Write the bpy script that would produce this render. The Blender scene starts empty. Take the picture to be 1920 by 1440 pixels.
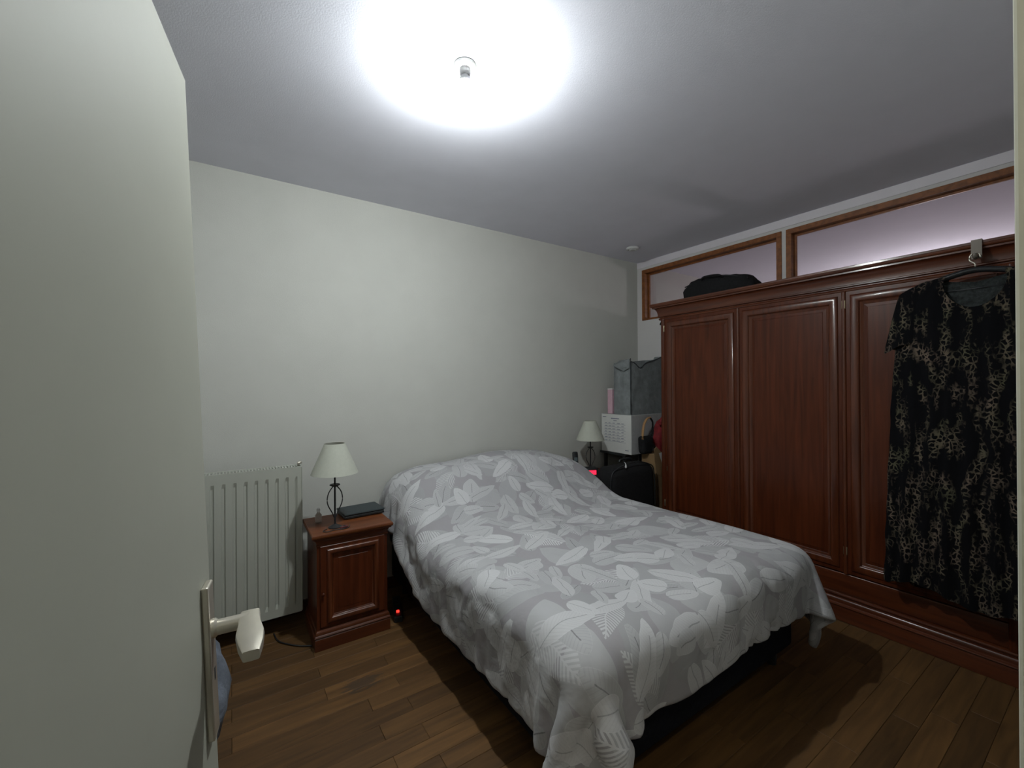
import bpy, bmesh, math, random
import numpy as np
from mathutils import Vector, Matrix, noise

random.seed(7)
PI = math.pi
scene = bpy.context.scene
col = scene.collection

# ------------------------------------------------------------------ camera, world, exposure
cam_data = bpy.data.cameras.new('camera')
cam_data.sensor_width = 36.0
cam_data.lens = 792.64 * 36.0 / 1920.0
cam_data.clip_start = 0.01
camera = bpy.data.objects.new('camera', cam_data)
col.objects.link(camera)
_f = Vector((0.55425804, 0.83234042, 0.00273159))
_r = Vector((0.83233837, -0.5542377, -0.00578018))
_u = Vector((0.00329713, -0.00547732, 0.99997956))
M = Matrix.Identity(4)
for i in range(3):
    M[i][0], M[i][1], M[i][2] = _r[i], _u[i], -_f[i]
M[2][3] = 1.41
camera.matrix_world = M
scene.camera = camera

world = bpy.data.worlds.new('world')
scene.world = world
world.use_nodes = True
world.node_tree.nodes['Background'].inputs[0].default_value = (0.75, 0.8, 0.9, 1)
world.node_tree.nodes['Background'].inputs[1].default_value = 0.0

scene.view_settings.view_transform = 'Standard'
scene.view_settings.look = 'None'
scene.view_settings.exposure = 0.0
scene.view_settings.gamma = 1.0
scene.view_settings.use_curve_mapping = False

BULB = 2750.0          # radiance of the bare ceiling bulb
NEXT_BULB = 80.0       # radiance of the globe lamp in the next room
HALL_FILL = 60.0        # radiance of an unseen hallway globe added to brighten jamb and bed foot

# ------------------------------------------------------------------ materials
def new_mat(name):
    m = bpy.data.materials.new(name)
    m.use_nodes = True
    nt = m.node_tree
    b = nt.nodes['Principled BSDF']
    return m, nt, b

def N(nt, t, **kw):
    n = nt.nodes.new(t)
    for k, v in kw.items():
        setattr(n, k, v)
    return n

def setin(n, **kw):
    for k, v in kw.items():
        n.inputs[k.replace('_', ' ')].default_value = v

def plain(name, c, rough=0.5, noise_amt=0.06, scale=40, bump=0.0, metal=0.0, bscale=None, spec=None, coat=0.0):
    m, nt, b = new_mat(name)
    tc = N(nt, 'ShaderNodeTexCoord')
    nz = N(nt, 'ShaderNodeTexNoise'); setin(nz, Scale=scale, Detail=4.0)
    nt.links.new(tc.outputs['Object'], nz.inputs['Vector'])
    mr = N(nt, 'ShaderNodeMapRange'); setin(mr, To_Min=1 - noise_amt, To_Max=1 + noise_amt)
    mr.inputs[1].default_value = 0.3; mr.inputs[2].default_value = 0.7
    nt.links.new(nz.outputs['Fac'], mr.inputs[0])
    mx = N(nt, 'ShaderNodeMix', data_type='RGBA', blend_type='MULTIPLY')
    mx.inputs[0].default_value = 1.0
    mx.inputs[6].default_value = (*c, 1)
    nt.links.new(mr.outputs[0], mx.inputs[7])
    nt.links.new(mx.outputs[2], b.inputs['Base Color'])
    b.inputs['Roughness'].default_value = rough
    b.inputs['Metallic'].default_value = metal
    b.inputs['Coat Weight'].default_value = coat
    if spec is not None:
        b.inputs['Specular IOR Level'].default_value = spec
    if bump:
        n2 = N(nt, 'ShaderNodeTexNoise'); setin(n2, Scale=bscale or scale * 3, Detail=3.0)
        nt.links.new(tc.outputs['Object'], n2.inputs['Vector'])
        bp = N(nt, 'ShaderNodeBump'); setin(bp, Strength=bump, Distance=0.01)
        nt.links.new(n2.outputs['Fac'], bp.inputs['Height'])
        nt.links.new(bp.outputs[0], b.inputs['Normal'])
    return m

def wood(name, c1, c2, rough=0.3, stretch=(30, 30, 2), per_object=0.0, coat=0.0, spec=0.5, stain=None):
    m, nt, b = new_mat(name)
    tc = N(nt, 'ShaderNodeTexCoord')
    mp = N(nt, 'ShaderNodeMapping'); mp.inputs['Scale'].default_value = stretch
    nt.links.new(tc.outputs['Object'], mp.inputs['Vector'])
    oi = N(nt, 'ShaderNodeObjectInfo')
    if per_object:
        ad = N(nt, 'ShaderNodeVectorMath', operation='MULTIPLY_ADD')
        ad.inputs[1].default_value = (1, 1, 1)
        sc = N(nt, 'ShaderNodeVectorMath', operation='SCALE')
        sc.inputs['Scale'].default_value = 37.0
        cb = N(nt, 'ShaderNodeCombineXYZ')
        for k in range(3):
            nt.links.new(oi.outputs['Random'], cb.inputs[k])
        nt.links.new(cb.outputs[0], sc.inputs[0])
        nt.links.new(mp.outputs[0], ad.inputs[0])
        nt.links.new(sc.outputs[0], ad.inputs[2])
        vec = ad.outputs[0]
    else:
        vec = mp.outputs[0]
    nz = N(nt, 'ShaderNodeTexNoise'); setin(nz, Scale=1.0, Detail=6.0, Distortion=0.6)
    nt.links.new(vec, nz.inputs['Vector'])
    rp = N(nt, 'ShaderNodeValToRGB')
    rp.color_ramp.elements[0].position = 0.3; rp.color_ramp.elements[0].color = (*c1, 1)
    rp.color_ramp.elements[1].position = 0.72; rp.color_ramp.elements[1].color = (*c2, 1)
    nt.links.new(nz.outputs['Fac'], rp.inputs[0])
    out = rp.outputs[0]
    if per_object:
        mr = N(nt, 'ShaderNodeMapRange'); setin(mr, To_Min=1 - per_object, To_Max=1 + per_object)
        nt.links.new(oi.outputs['Random'], mr.inputs[0])
        mx = N(nt, 'ShaderNodeMix', data_type='RGBA', blend_type='MULTIPLY')
        mx.inputs[0].default_value = 1.0
        nt.links.new(out, mx.inputs[6]); nt.links.new(mr.outputs[0], mx.inputs[7])
        out = mx.outputs[2]
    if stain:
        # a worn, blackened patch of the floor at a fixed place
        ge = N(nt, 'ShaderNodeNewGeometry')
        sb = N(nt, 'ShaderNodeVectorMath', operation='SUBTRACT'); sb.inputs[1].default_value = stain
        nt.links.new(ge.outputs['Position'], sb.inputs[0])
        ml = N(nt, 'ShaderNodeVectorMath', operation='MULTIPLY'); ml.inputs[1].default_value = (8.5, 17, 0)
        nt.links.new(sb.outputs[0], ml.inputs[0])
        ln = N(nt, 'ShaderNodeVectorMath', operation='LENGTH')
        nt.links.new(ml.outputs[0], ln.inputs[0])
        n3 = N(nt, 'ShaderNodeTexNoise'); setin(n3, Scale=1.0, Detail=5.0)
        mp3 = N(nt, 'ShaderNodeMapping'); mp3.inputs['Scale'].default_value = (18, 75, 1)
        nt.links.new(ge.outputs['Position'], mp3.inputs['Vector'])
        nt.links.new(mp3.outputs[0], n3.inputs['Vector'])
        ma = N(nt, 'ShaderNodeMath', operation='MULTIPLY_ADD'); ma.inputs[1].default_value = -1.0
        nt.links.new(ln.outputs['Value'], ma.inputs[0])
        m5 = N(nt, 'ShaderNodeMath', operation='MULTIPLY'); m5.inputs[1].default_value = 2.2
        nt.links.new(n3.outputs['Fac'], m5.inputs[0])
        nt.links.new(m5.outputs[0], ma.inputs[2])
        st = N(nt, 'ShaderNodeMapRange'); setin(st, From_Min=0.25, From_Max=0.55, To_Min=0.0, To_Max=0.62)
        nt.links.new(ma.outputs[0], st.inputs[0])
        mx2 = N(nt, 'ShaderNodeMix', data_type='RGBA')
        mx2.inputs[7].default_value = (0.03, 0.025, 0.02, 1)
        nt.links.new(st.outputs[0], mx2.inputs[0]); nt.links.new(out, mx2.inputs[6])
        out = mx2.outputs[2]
    nt.links.new(out, b.inputs['Base Color'])
    b.inputs['Roughness'].default_value = rough
    b.inputs['Coat Weight'].default_value = coat
    b.inputs['Coat Roughness'].default_value = 0.15
    b.inputs['Specular IOR Level'].default_value = spec
    bp = N(nt, 'ShaderNodeBump'); setin(bp, Strength=0.06, Distance=0.004)
    nt.links.new(nz.outputs['Fac'], bp.inputs['Height'])
    nt.links.new(bp.outputs[0], b.inputs['Normal'])
    return m

def emit(name, c, s):
    m, nt, b = new_mat(name)
    b.inputs['Base Color'].default_value = (*[min(1, x) for x in c], 1)
    b.inputs['Emission Color'].default_value = (*c, 1)
    b.inputs['Emission Strength'].default_value = s
    return m

def glass_pane(name):
    m, nt, b = new_mat(name)
    out = nt.nodes['Material Output']
    tr = N(nt, 'ShaderNodeBsdfTransparent'); tr.inputs[0].default_value = (0.92, 0.94, 0.94, 1)
    gl = N(nt, 'ShaderNodeBsdfGlossy'); gl.inputs['Roughness'].default_value = 0.02
    fr = N(nt, 'ShaderNodeFresnel'); fr.inputs[0].default_value = 1.45
    ms = N(nt, 'ShaderNodeMixShader')
    nt.links.new(fr.outputs[0], ms.inputs[0]); nt.links.new(tr.outputs[0], ms.inputs[1]); nt.links.new(gl.outputs[0], ms.inputs[2])
    nt.links.new(ms.outputs[0], out.inputs['Surface'])
    nt.nodes.remove(b)
    return m

WALL = plain('wall paint', (0.505, 0.505, 0.472), 0.85, 0.02, 6, 0.12, bscale=260)
WALLR = plain('lit partition paint', (0.62, 0.60, 0.595), 0.85, 0.02, 6, 0.12, bscale=260)  # wall paint made lighter for the direct light this wall catches
CEIL = plain('ceiling paint', (0.735, 0.735, 0.82), 0.9, 0.02, 5, 0.08, bscale=200)
NEXTWALL = plain('next room paint', (0.43, 0.36, 0.365), 0.9, 0.02, 5)
TRIMW = plain('white gloss paint', (0.52, 0.52, 0.44), 0.4, 0.02, 12)
TRIML = plain('white header paint', (0.74, 0.70, 0.745), 0.6, 0.02, 12)
DOORM = plain('door paint', (0.32, 0.322, 0.275), 0.6, 0.025, 4, 0.015, bscale=90, spec=0.2)
MAHOG = wood('mahogany', (0.052, 0.0112, 0.0038), (0.100, 0.0235, 0.0078), 0.36, (38, 38, 2.2), coat=0.10, spec=0.2)
MAHOGX = wood('mahogany long grain', (0.052, 0.0112, 0.0038), (0.112, 0.028, 0.0085), 0.36, (2.2, 38, 38), coat=0.35, spec=0.35)
MAHOGM = wood('polished mahogany moulding', (0.052, 0.0112, 0.0038), (0.112, 0.028, 0.0085), 0.36, (38, 38, 2.2), coat=0.35, spec=0.35)
MAHOGT = wood('lit mahogany top', (0.095, 0.027, 0.009), (0.17, 0.054, 0.017), 0.45, (2.2, 38, 38), coat=0.05, spec=0.2)  # mahogany lightened, the light falling on the top is put into its colour
TRANSW = wood('transom wood', (0.15, 0.045, 0.009), (0.28, 0.095, 0.022), 0.5, (3, 30, 30))
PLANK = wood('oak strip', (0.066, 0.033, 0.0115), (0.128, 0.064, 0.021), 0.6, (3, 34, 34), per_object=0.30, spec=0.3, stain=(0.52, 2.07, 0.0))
SUBFLOOR = plain('dark underlay', (0.02, 0.013, 0.008), 0.9)
BASEB = wood('dark baseboard', (0.045, 0.014, 0.007), (0.08, 0.025, 0.012), 0.4, (3, 30, 30))
RADW = plain('radiator enamel', (0.40, 0.41, 0.365), 0.4, 0.02, 8)
RADD = plain('radiator dark gap', (0.06, 0.06, 0.055), 0.7)
SHADE = plain('lamp shade linen', (0.43, 0.44, 0.38), 0.85, 0.03, 60, 0.1, bscale=400)
IRON = plain('black iron', (0.012, 0.012, 0.014), 0.5, 0.1, 30)
BLACK = plain('black plastic', (0.014, 0.016, 0.018), 0.45, 0.1, 30)
TEAL = plain('dark teal lid', (0.020, 0.030, 0.034), 0.5, 0.08, 30)
BLACKF = plain('black cloth', (0.012, 0.012, 0.013), 0.9, 0.2, 50, 0.3, bscale=120, spec=0.2)
BEDF = plain('charcoal bed fabric', (0.010, 0.011, 0.015), 0.95, 0.2, 60, 0.2, bscale=300, spec=0.1)
GREYF = plain('grey cloth', (0.20, 0.215, 0.22), 0.95, 0.16, 20, 0.3, bscale=90, spec=0.2)
GREYD = plain('dark grey piping', (0.03, 0.034, 0.04), 0.9)
BLUEG = plain('blue grey cloth', (0.16, 0.18, 0.22), 0.95, 0.22, 14, 0.5, bscale=40, spec=0.2)
CARDB = plain('cardboard', (0.24, 0.15, 0.07), 0.9, 0.1, 20)
WHITEP = plain('white paper', (0.62, 0.62, 0.60), 0.8, 0.02, 20)
INK = plain('print ink', (0.16, 0.17, 0.24), 0.8)
REDF = plain('red cloth', (0.20, 0.012, 0.016), 0.85, 0.25, 25, 0.4, bscale=60)
TAN = plain('tan leather', (0.34, 0.19, 0.08), 0.6, 0.1, 30)
PINK = plain('pink paper', (0.58, 0.38, 0.44), 0.8)
CHROME = plain('brushed aluminium', (0.62, 0.58, 0.50), 0.32, 0.03, 60, metal=0.75)
BRASS = plain('brass', (0.50, 0.42, 0.28), 0.35, 0.03, 60, metal=0.9)
CLEAR = plain('clear hook plastic', (0.16, 0.14, 0.12), 0.25, 0.03, 20, metal=0.5)
PLAST = plain('off-white plastic', (0.62, 0.62, 0.62), 0.45, 0.02, 20)
GLASS = glass_pane('window glass')
BULBM = emit('bulb glow', (0.94, 1.0, 0.985), BULB)
NEXTM = emit('next room globe', (1.0, 0.88, 0.92), NEXT_BULB)
HALLM = emit('hallway fill glow', (1.0, 0.95, 0.78), HALL_FILL)
LEDR = emit('red display', (1.0, 0.02, 0.06), 1.6)
LEDS = emit('red neon switch', (1.0, 0.03, 0.02), 2.5)

# frosted little bottle
FROST, _nt, _b = new_mat('frosted plastic')
_b.inputs['Base Color'].default_value = (0.75, 0.72, 0.7, 1)
_b.inputs['Transmission Weight'].default_value = 0.75
_b.inputs['Roughness'].default_value = 0.25
_b.inputs['IOR'].default_value = 1.2

# ------------------------------------------------------------------ duvet print: leaves in layers
def duvet_material():
    m, nt, b = new_mat('leaf print cotton')
    L = nt.links
    uv = N(nt, 'ShaderNodeUVMap')
    def math_(op, a, c=None, d=None, clamp=False):
        n = N(nt, 'ShaderNodeMath', operation=op); n.use_clamp = clamp
        for k, v in enumerate((a, c, d)):
            if v is None: continue
            if isinstance(v, (int, float)): n.inputs[k].default_value = v
            else: L.new(v, n.inputs[k])
        return n.outputs[0]
    # slight warp so that leaf outlines are not perfect
    wn = N(nt, 'ShaderNodeTexNoise'); setin(wn, Scale=9.0, Detail=1.0)
    L.new(uv.outputs[0], wn.inputs['Vector'])
    ws = N(nt, 'ShaderNodeVectorMath', operation='MULTIPLY_ADD')
    ws.inputs[1].default_value = (0.03, 0.03, 0); ws.inputs[2].default_value = (0, 0, 0)
    L.new(wn.outputs['Color'], ws.inputs[0])
    wa = N(nt, 'ShaderNodeVectorMath', operation='ADD')
    L.new(uv.outputs[0], wa.inputs[0]); L.new(ws.outputs[0], wa.inputs[1])
    base = N(nt, 'ShaderNodeRGB'); base.outputs[0].default_value = (0.30, 0.29, 0.305, 1)
    cur = base.outputs[0]
    def layer(cur, scale, off, half_l, half_w, tone, power, frond=0.0, coverage=1.0, rand=0.35, veins=True):
        ad = N(nt, 'ShaderNodeVectorMath', operation='ADD'); ad.inputs[1].default_value = off
        L.new(wa.outputs[0], ad.inputs[0])
        vo = N(nt, 'ShaderNodeTexVoronoi', voronoi_dimensions='2D'); setin(vo, Scale=scale, Randomness=rand)
        L.new(ad.outputs[0], vo.inputs['Vector'])
        sb = N(nt, 'ShaderNodeVectorMath', operation='SUBTRACT')
        L.new(ad.outputs[0], sb.inputs[0]); L.new(vo.outputs['Position'], sb.inputs[1])
        sc = N(nt, 'ShaderNodeSeparateColor'); L.new(vo.outputs['Color'], sc.inputs[0])
        ro = N(nt, 'ShaderNodeVectorRotate', rotation_type='Z_AXIS')
        L.new(sb.outputs[0], ro.inputs['Vector'])
        L.new(math_('MULTIPLY', sc.outputs[0], 2 * PI), ro.inputs['Angle'])
        sp = N(nt, 'ShaderNodeSeparateXYZ'); L.new(ro.outputs[0], sp.inputs[0])
        x, y = sp.outputs[0], sp.outputs[1]
        ay = math_('ABSOLUTE', y)
        t = math_('DIVIDE', x, half_l)                       # -1 .. 1 along the leaf
        t2 = math_('MULTIPLY', t, t)
        sh = math_('SUBTRACT', 1.0, t2, clamp=True)
        sh = math_('POWER', sh, power)
        sk = math_('MULTIPLY_ADD', t, -0.32, 1.0)            # fatter towards the stalk
        sh = math_('MULTIPLY', sh, sk)
        wv = math_('MULTIPLY_ADD', sc.outputs[1], 0.6, 0.7)
        hw = math_('MULTIPLY', math_('MULTIPLY', sh, half_w), wv)
        d = math_('SUBTRACT', hw, ay)                        # >0 inside
        mask = math_('MULTIPLY', d, 700.0, clamp=True)
        inside_t = math_('LESS_THAN', t2, 1.0)
        mask = math_('MULTIPLY', mask, inside_t)
        if frond:
            ph = math_('MULTIPLY', math_('MULTIPLY_ADD', ay, -1.1, x), 2 * PI / 0.0165)
            s = math_('SINE', ph)
            s = math_('MULTIPLY_ADD', s, 4.0, 0.9, clamp=True)
            rib = math_('LESS_THAN', ay, 0.0022)
            s = math_('MAXIMUM', s, rib)
            mask = math_('MULTIPLY', mask, s)
        if coverage < 1.0:
            mask = math_('MULTIPLY', mask, math_('LESS_THAN', sc.outputs[2], coverage))
        # tone per leaf, midrib darker, pale outline
        tv = math_('MULTIPLY_ADD', sc.outputs[1], 0.10, tone - 0.05)
        if veins:
            rib = math_('MULTIPLY', math_('LESS_THAN', ay, 0.0016), math_('LESS_THAN', t, 0.55))
            tv = math_('SUBTRACT', tv, math_('MULTIPLY', rib, 0.16))
            vs = math_('SINE', math_('MULTIPLY', math_('MULTIPLY_ADD', ay, -0.8, x), 2 * PI / 0.013))
            vs = math_('GREATER_THAN', vs, 0.75)
            tv = math_('SUBTRACT', tv, math_('MULTIPLY', vs, 0.030))
            ed = math_('LESS_THAN', d, 0.0022)
            tv = math_('ADD', tv, math_('MULTIPLY', ed, 0.05))
        cc = N(nt, 'ShaderNodeCombineColor')
        L.new(tv, cc.inputs[0]); L.new(tv, cc.inputs[1]); L.new(math_('MULTIPLY', tv, 1.03), cc.inputs[2])
        mx = N(nt, 'ShaderNodeMix', data_type='RGBA')
        L.new(mask, mx.inputs[0]); L.new(cur, mx.inputs[6]); L.new(cc.outputs[0], mx.inputs[7])
        return mx.outputs[2]
    cur = layer(cur, 5.2, (3.13, 1.71, 0), 0.125, 0.062, 0.335, 0.8, veins=False)
    cur = layer(cur, 4.4, (0.37, 5.2, 0), 0.125, 0.058, 0.455, 0.9, frond=1.0, coverage=0.55, veins=False)
    cur = layer(cur, 6.0, (7.7, 2.3, 0), 0.085, 0.044, 0.385, 0.55, coverage=0.8)
    cur = layer(cur, 5.0, (1.9, 8.4, 0), 0.115, 0.036, 0.455, 0.75, coverage=0.85)
    cur = layer(cur, 7.4, (4.4, 6.6, 0), 0.060, 0.034, 0.445, 0.5, coverage=0.55)
    L.new(cur, b.inputs['Base Color'])
    b.inputs['Roughness'].default_value = 0.9
    b.inputs['Specular IOR Level'].default_value = 0.2
    b.inputs['Sheen Weight'].default_value = 0.05
    tc = N(nt, 'ShaderNodeTexCoord')
    n1 = N(nt, 'ShaderNodeTexNoise'); setin(n1, Scale=10.0, Detail=3.0, Distortion=0.5)
    L.new(uv.outputs[0], n1.inputs['Vector'])
    bp = N(nt, 'ShaderNodeBump'); setin(bp, Strength=0.4, Distance=0.02)
    L.new(n1.outputs['Fac'], bp.inputs['Height']); L.new(bp.outputs[0], b.inputs['Normal'])
    return m
DUVETM = duvet_material()

def dress_material():
    m, nt, b = new_mat('dark animal print')
    L = nt.links
    tc = N(nt, 'ShaderNodeTexCoord')
    mp = N(nt, 'ShaderNodeMapping'); mp.inputs['Scale'].default_value = (1, 1, 0.8)
    L.new(tc.outputs['Object'], mp.inputs['Vector'])
    wn = N(nt, 'ShaderNodeTexNoise'); setin(wn, Scale=30.0, Detail=2.0)
    L.new(mp.outputs[0], wn.inputs['Vector'])
    wm = N(nt, 'ShaderNodeVectorMath', operation='MULTIPLY_ADD'); wm.inputs[1].default_value = (.03, .03, .03)
    L.new(wn.outputs['Color'], wm.inputs[0]); L.new(mp.outputs[0], wm.inputs[2])
    vo = N(nt, 'ShaderNodeTexVoronoi', feature='DISTANCE_TO_EDGE'); setin(vo, Scale=52.0)
    L.new(wm.outputs[0], vo.inputs['Vector'])
    e = N(nt, 'ShaderNodeMapRange'); setin(e, From_Min=0.05, From_Max=0.16, To_Min=1.0, To_Max=0.0)
    L.new(vo.outputs['Distance'], e.inputs[0])
    pn = N(nt, 'ShaderNodeTexNoise'); setin(pn, Scale=1.0, Detail=3.0)
    mp2 = N(nt, 'ShaderNodeMapping'); mp2.inputs['Scale'].default_value = (26, 26, 7.5)
    L.new(tc.outputs['Object'], mp2.inputs['Vector']); L.new(mp2.outputs[0], pn.inputs['Vector'])
    p = N(nt, 'ShaderNodeMapRange'); setin(p, From_Min=0.47, From_Max=0.64)
    L.new(pn.outputs['Fac'], p.inputs[0])
    mu = N(nt, 'ShaderNodeMath', operation='MULTIPLY'); L.new(e.outputs[0], mu.inputs[0]); L.new(p.outputs[0], mu.inputs[1])
    cn = N(nt, 'ShaderNodeTexNoise'); setin(cn, Scale=6.0)
    L.new(tc.outputs['Object'], cn.inputs['Vector'])
    rp = N(nt, 'ShaderNodeValToRGB')
    rp.color_ramp.elements[0].position = 0.35; rp.color_ramp.elements[0].color = (0.085, 0.08, 0.05, 1)
    rp.color_ramp.elements[1].position = 0.62; rp.color_ramp.elements[1].color = (0.14, 0.105, 0.08, 1)
    L.new(cn.outputs['Fac'], rp.inputs[0])
    mx = N(nt, 'ShaderNodeMix', data_type='RGBA'); mx.inputs[6].default_value = (0.004, 0.004, 0.005, 1)
    L.new(mu.outputs[0], mx.inputs[0]); L.new(rp.outputs[0], mx.inputs[7])
    L.new(mx.outputs[2], b.inputs['Base Color'])
    b.inputs['Roughness'].default_value = 0.95; b.inputs['Specular IOR Level'].default_value = 0.1
    return m
DRESSM = dress_material()
YOKE = plain('grey mesh yoke', (0.055, 0.062, 0.062), 0.9, 0.4, 70, 0.4, bscale=200, spec=0.2)

# ------------------------------------------------------------------ helpers
def thing(name, label, cat, loc=(0, 0, 0), rotz=0.0, group=None):
    o = bpy.data.objects.new(name, None); col.objects.link(o)
    o.empty_display_size = 0.05
    o.location = loc; o.rotation_euler = (0, 0, rotz)
    o['label'] = label; o['category'] = cat
    if group: o['group'] = group
    return o

def tag(o, label, cat, group=None):
    o['label'] = label; o['category'] = cat
    if group: o['group'] = group
    return o

def obj(name, bm, mat, parent=None, smooth=False, angle=None):
    me = bpy.data.meshes.new(name)
    if isinstance(bm, tuple):
        me.from_pydata(*bm)
    else:
        bmesh.ops.recalc_face_normals(bm, faces=bm.faces)
        bm.to_mesh(me); bm.free()
    me.materials.append(mat)
    if smooth:
        for p in me.polygons: p.use_smooth = True
        if angle is not None:
            me.set_sharp_from_angle(angle=math.radians(angle))
    o = bpy.data.objects.new(name, me); col.objects.link(o)
    if parent: o.parent = parent
    return o

def struct(name, bm, mat, **kw):
    o = obj(name, bm, mat, **kw)
    if not o.parent: o['kind'] = 'structure'
    return o

def add_box(bm, x0, x1, y0, y1, z0, z1, bev=0.0, seg=2):
    r = bmesh.ops.create_cube(bm, size=1.0)
    vs = r['verts']
    for v in vs:
        v.co = Vector(((x0 + x1) / 2 + v.co.x * (x1 - x0), (y0 + y1) / 2 + v.co.y * (y1 - y0), (z0 + z1) / 2 + v.co.z * (z1 - z0)))
    if bev:
        es = list({e for v in vs for e in v.link_edges})
        bmesh.ops.bevel(bm, geom=es, offset=bev, segments=seg, affect='EDGES', profile=0.5)
    return bm

def box(x0, x1, y0, y1, z0, z1, bev=0.0, seg=2):
    return add_box(bmesh.new(), x0, x1, y0, y1, z0, z1, bev, seg)

def add_lathe(bm, prof, n=32, c=(0, 0, 0)):
    rings = []
    for r, z in prof:
        if r < 1e-6:
            rings.append([bm.verts.new((c[0], c[1], c[2] + z))])
        else:
            rings.append([bm.verts.new((c[0] + r * math.cos(2 * PI * k / n), c[1] + r * math.sin(2 * PI * k / n), c[2] + z)) for k in range(n)])
    for a, b in zip(rings, rings[1:]):
        for k in range(n):
            k2 = (k + 1) % n
            if len(a) == 1 and len(b) == 1: continue
            if len(a) == 1: bm.faces.new((a[0], b[k], b[k2]))
            elif len(b) == 1: bm.faces.new((a[k], a[k2], b[0]))
            else: bm.faces.new((a[k], a[k2], b[k2], b[k]))
    return bm

def lathe(prof, n=32, c=(0, 0, 0)):
    return add_lathe(bmesh.new(), prof, n, c)

def add_tube(bm, pts, r, n=8, closed=False, flat=1.0, taper=None):
    pts = [Vector(p) for p in pts]
    rings = []
    m = len(pts)
    up = Vector((0, 0, 1))
    for i, p in enumerate(pts):
        a = pts[(i - 1) % m] if (closed or i > 0) else p
        b = pts[(i + 1) % m] if (closed or i < m - 1) else p
        t = (b - a).normalized()
        s = t.cross(up)
        if s.length < 1e-3: s = Vector((1, 0, 0)) if i == 0 else prev_s
        s.normalize(); prev_s = s
        w = s.cross(t).normalized()
        rr = r if taper is None else r * taper[i]
        rings.append([bm.verts.new(p + s * rr * math.cos(2 * PI * k / n) + w * rr * flat * math.sin(2 * PI * k / n)) for k in range(n)])
    rng = range(m) if closed else range(m - 1)
    for i in rng:
        a, b = rings[i], rings[(i + 1) % m]
        for k in range(n):
            k2 = (k + 1) % n
            bm.faces.new((a[k], a[k2], b[k2], b[k]))
    if not closed:
        bm.faces.new(rings[0][::-1]); bm.faces.new(rings[-1])
    return bm

def tube(pts, r, n=8, **kw):
    return add_tube(bmesh.new(), pts, r, n, **kw)

def curve_pts(ctrl, n=24):
    # Catmull-Rom through control points
    P = [Vector(c) for c in ctrl]
    P = [P[0] * 2 - P[1]] + P + [P[-1] * 2 - P[-2]]
    out = []
    segs = len(P) - 3
    for s in range(segs):
        p0, p1, p2, p3 = P[s:s + 4]
        for k in range(n):
            t = k / n
            out.append(0.5 * ((2 * p1) + (p2 - p0) * t + (2 * p0 - 5 * p1 + 4 * p2 - p3) * t * t + (3 * p1 - p0 - 3 * p2 + p3) * t ** 3))
    out.append(P[-2])
    return out

def nested_rect(x0, x1, z0, z1, prof, cap=True, back=None):
    """Mitred moulding ring round a rectangle facing -Y: prof = [(inset, y)]; cap closes the centre."""
    bm = bmesh.new()
    loops = []
    for ins, y in prof:
        loops.append([bm.verts.new(c) for c in ((x0 + ins, y, z0 + ins), (x1 - ins, y, z0 + ins), (x1 - ins, y, z1 - ins), (x0 + ins, y, z1 - ins))])
    for a, b in zip(loops, loops[1:]):
        for k in range(4):
            k2 = (k + 1) % 4
            bm.faces.new((a[k], a[k2], b[k2], b[k]))
    if cap: bm.faces.new(loops[-1])
    return bm

def u_moulding(w, d, prof, top=True):
    """Moulding along left end, front and right end of a case of width w, depth d, front at y=0: prof = [(outward, z)]."""
    bm = bmesh.new()
    loops = []
    for o, z in prof:
        loops.append([bm.verts.new(c) for c in ((-o, d, z), (-o, -o, z), (w + o, -o, z), (w + o, d, z))])
    for a, b in zip(loops, loops[1:]):
        for k in range(3):
            bm.faces.new((a[k], a[k + 1], b[k + 1], b[k]))
        bm.faces.new((a[3], a[0], b[0], b[3]))
    if top:
        bm.faces.new(loops[-1]); bm.faces.new(loops[0][::-1])
    return bm

def quarter(c0, c1, n=6, kind='ovolo'):
    """points from c0 to c1 (pairs) along a quarter curve"""
    out = []
    for k in range(n + 1):
        t = k / n * PI / 2
        if kind == 'ovolo':
            a, b = math.sin(t), 1 - math.cos(t)
        else:
            a, b = 1 - math.cos(t), math.sin(t)
        out.append((c0[0] + (c1[0] - c0[0]) * a, c0[1] + (c1[1] - c0[1]) * b))
    return out

# ------------------------------------------------------------------ the setting
YB, ZC, XR, XL, YF = 2.943, 2.671, 3.539, -0.75, 0.073
DX0, DX1, DZ = -0.21, 0.65, 2.02          # doorway in the front wall

# floor slab with every strip of the parquet as a part
floor = struct('floor', box(XL - 0.1, 7.0, -1.4, YB + 0.1, -0.12, -0.012), SUBFLOOR)
PW = 0.09
rows = int(round((YB - YF) / PW))
pw = (YB - YF) / rows
plank_mesh = {}
def plank_bm(L):
    key = round(L, 3)
    if key not in plank_mesh:
        bm = bmesh.new()
        e, g = 0.0012, 0.0005
        v = []
        for (ins, z) in ((g, -0.012), (g, -e), (g + e, 0.0)):
            v.append([bm.verts.new(c) for c in ((ins, ins, z), (L - ins, ins, z), (L - ins, pw - ins, z), (ins, pw - ins, z))])
        for a, b in zip(v, v[1:]):
            for k in range(4): bm.faces.new((a[k], a[(k + 1) % 4], b[(k + 1) % 4], b[k]))
        bm.faces.new(v[-1])
        bmesh.ops.recalc_face_normals(bm, faces=bm.faces)
        me = bpy.data.meshes.new('plank'); bm.to_mesh(me); bm.free(); me.materials.append(PLANK)
        plank_mesh[key] = me
    return plank_mesh[key]
rp = random.Random(3)
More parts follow.
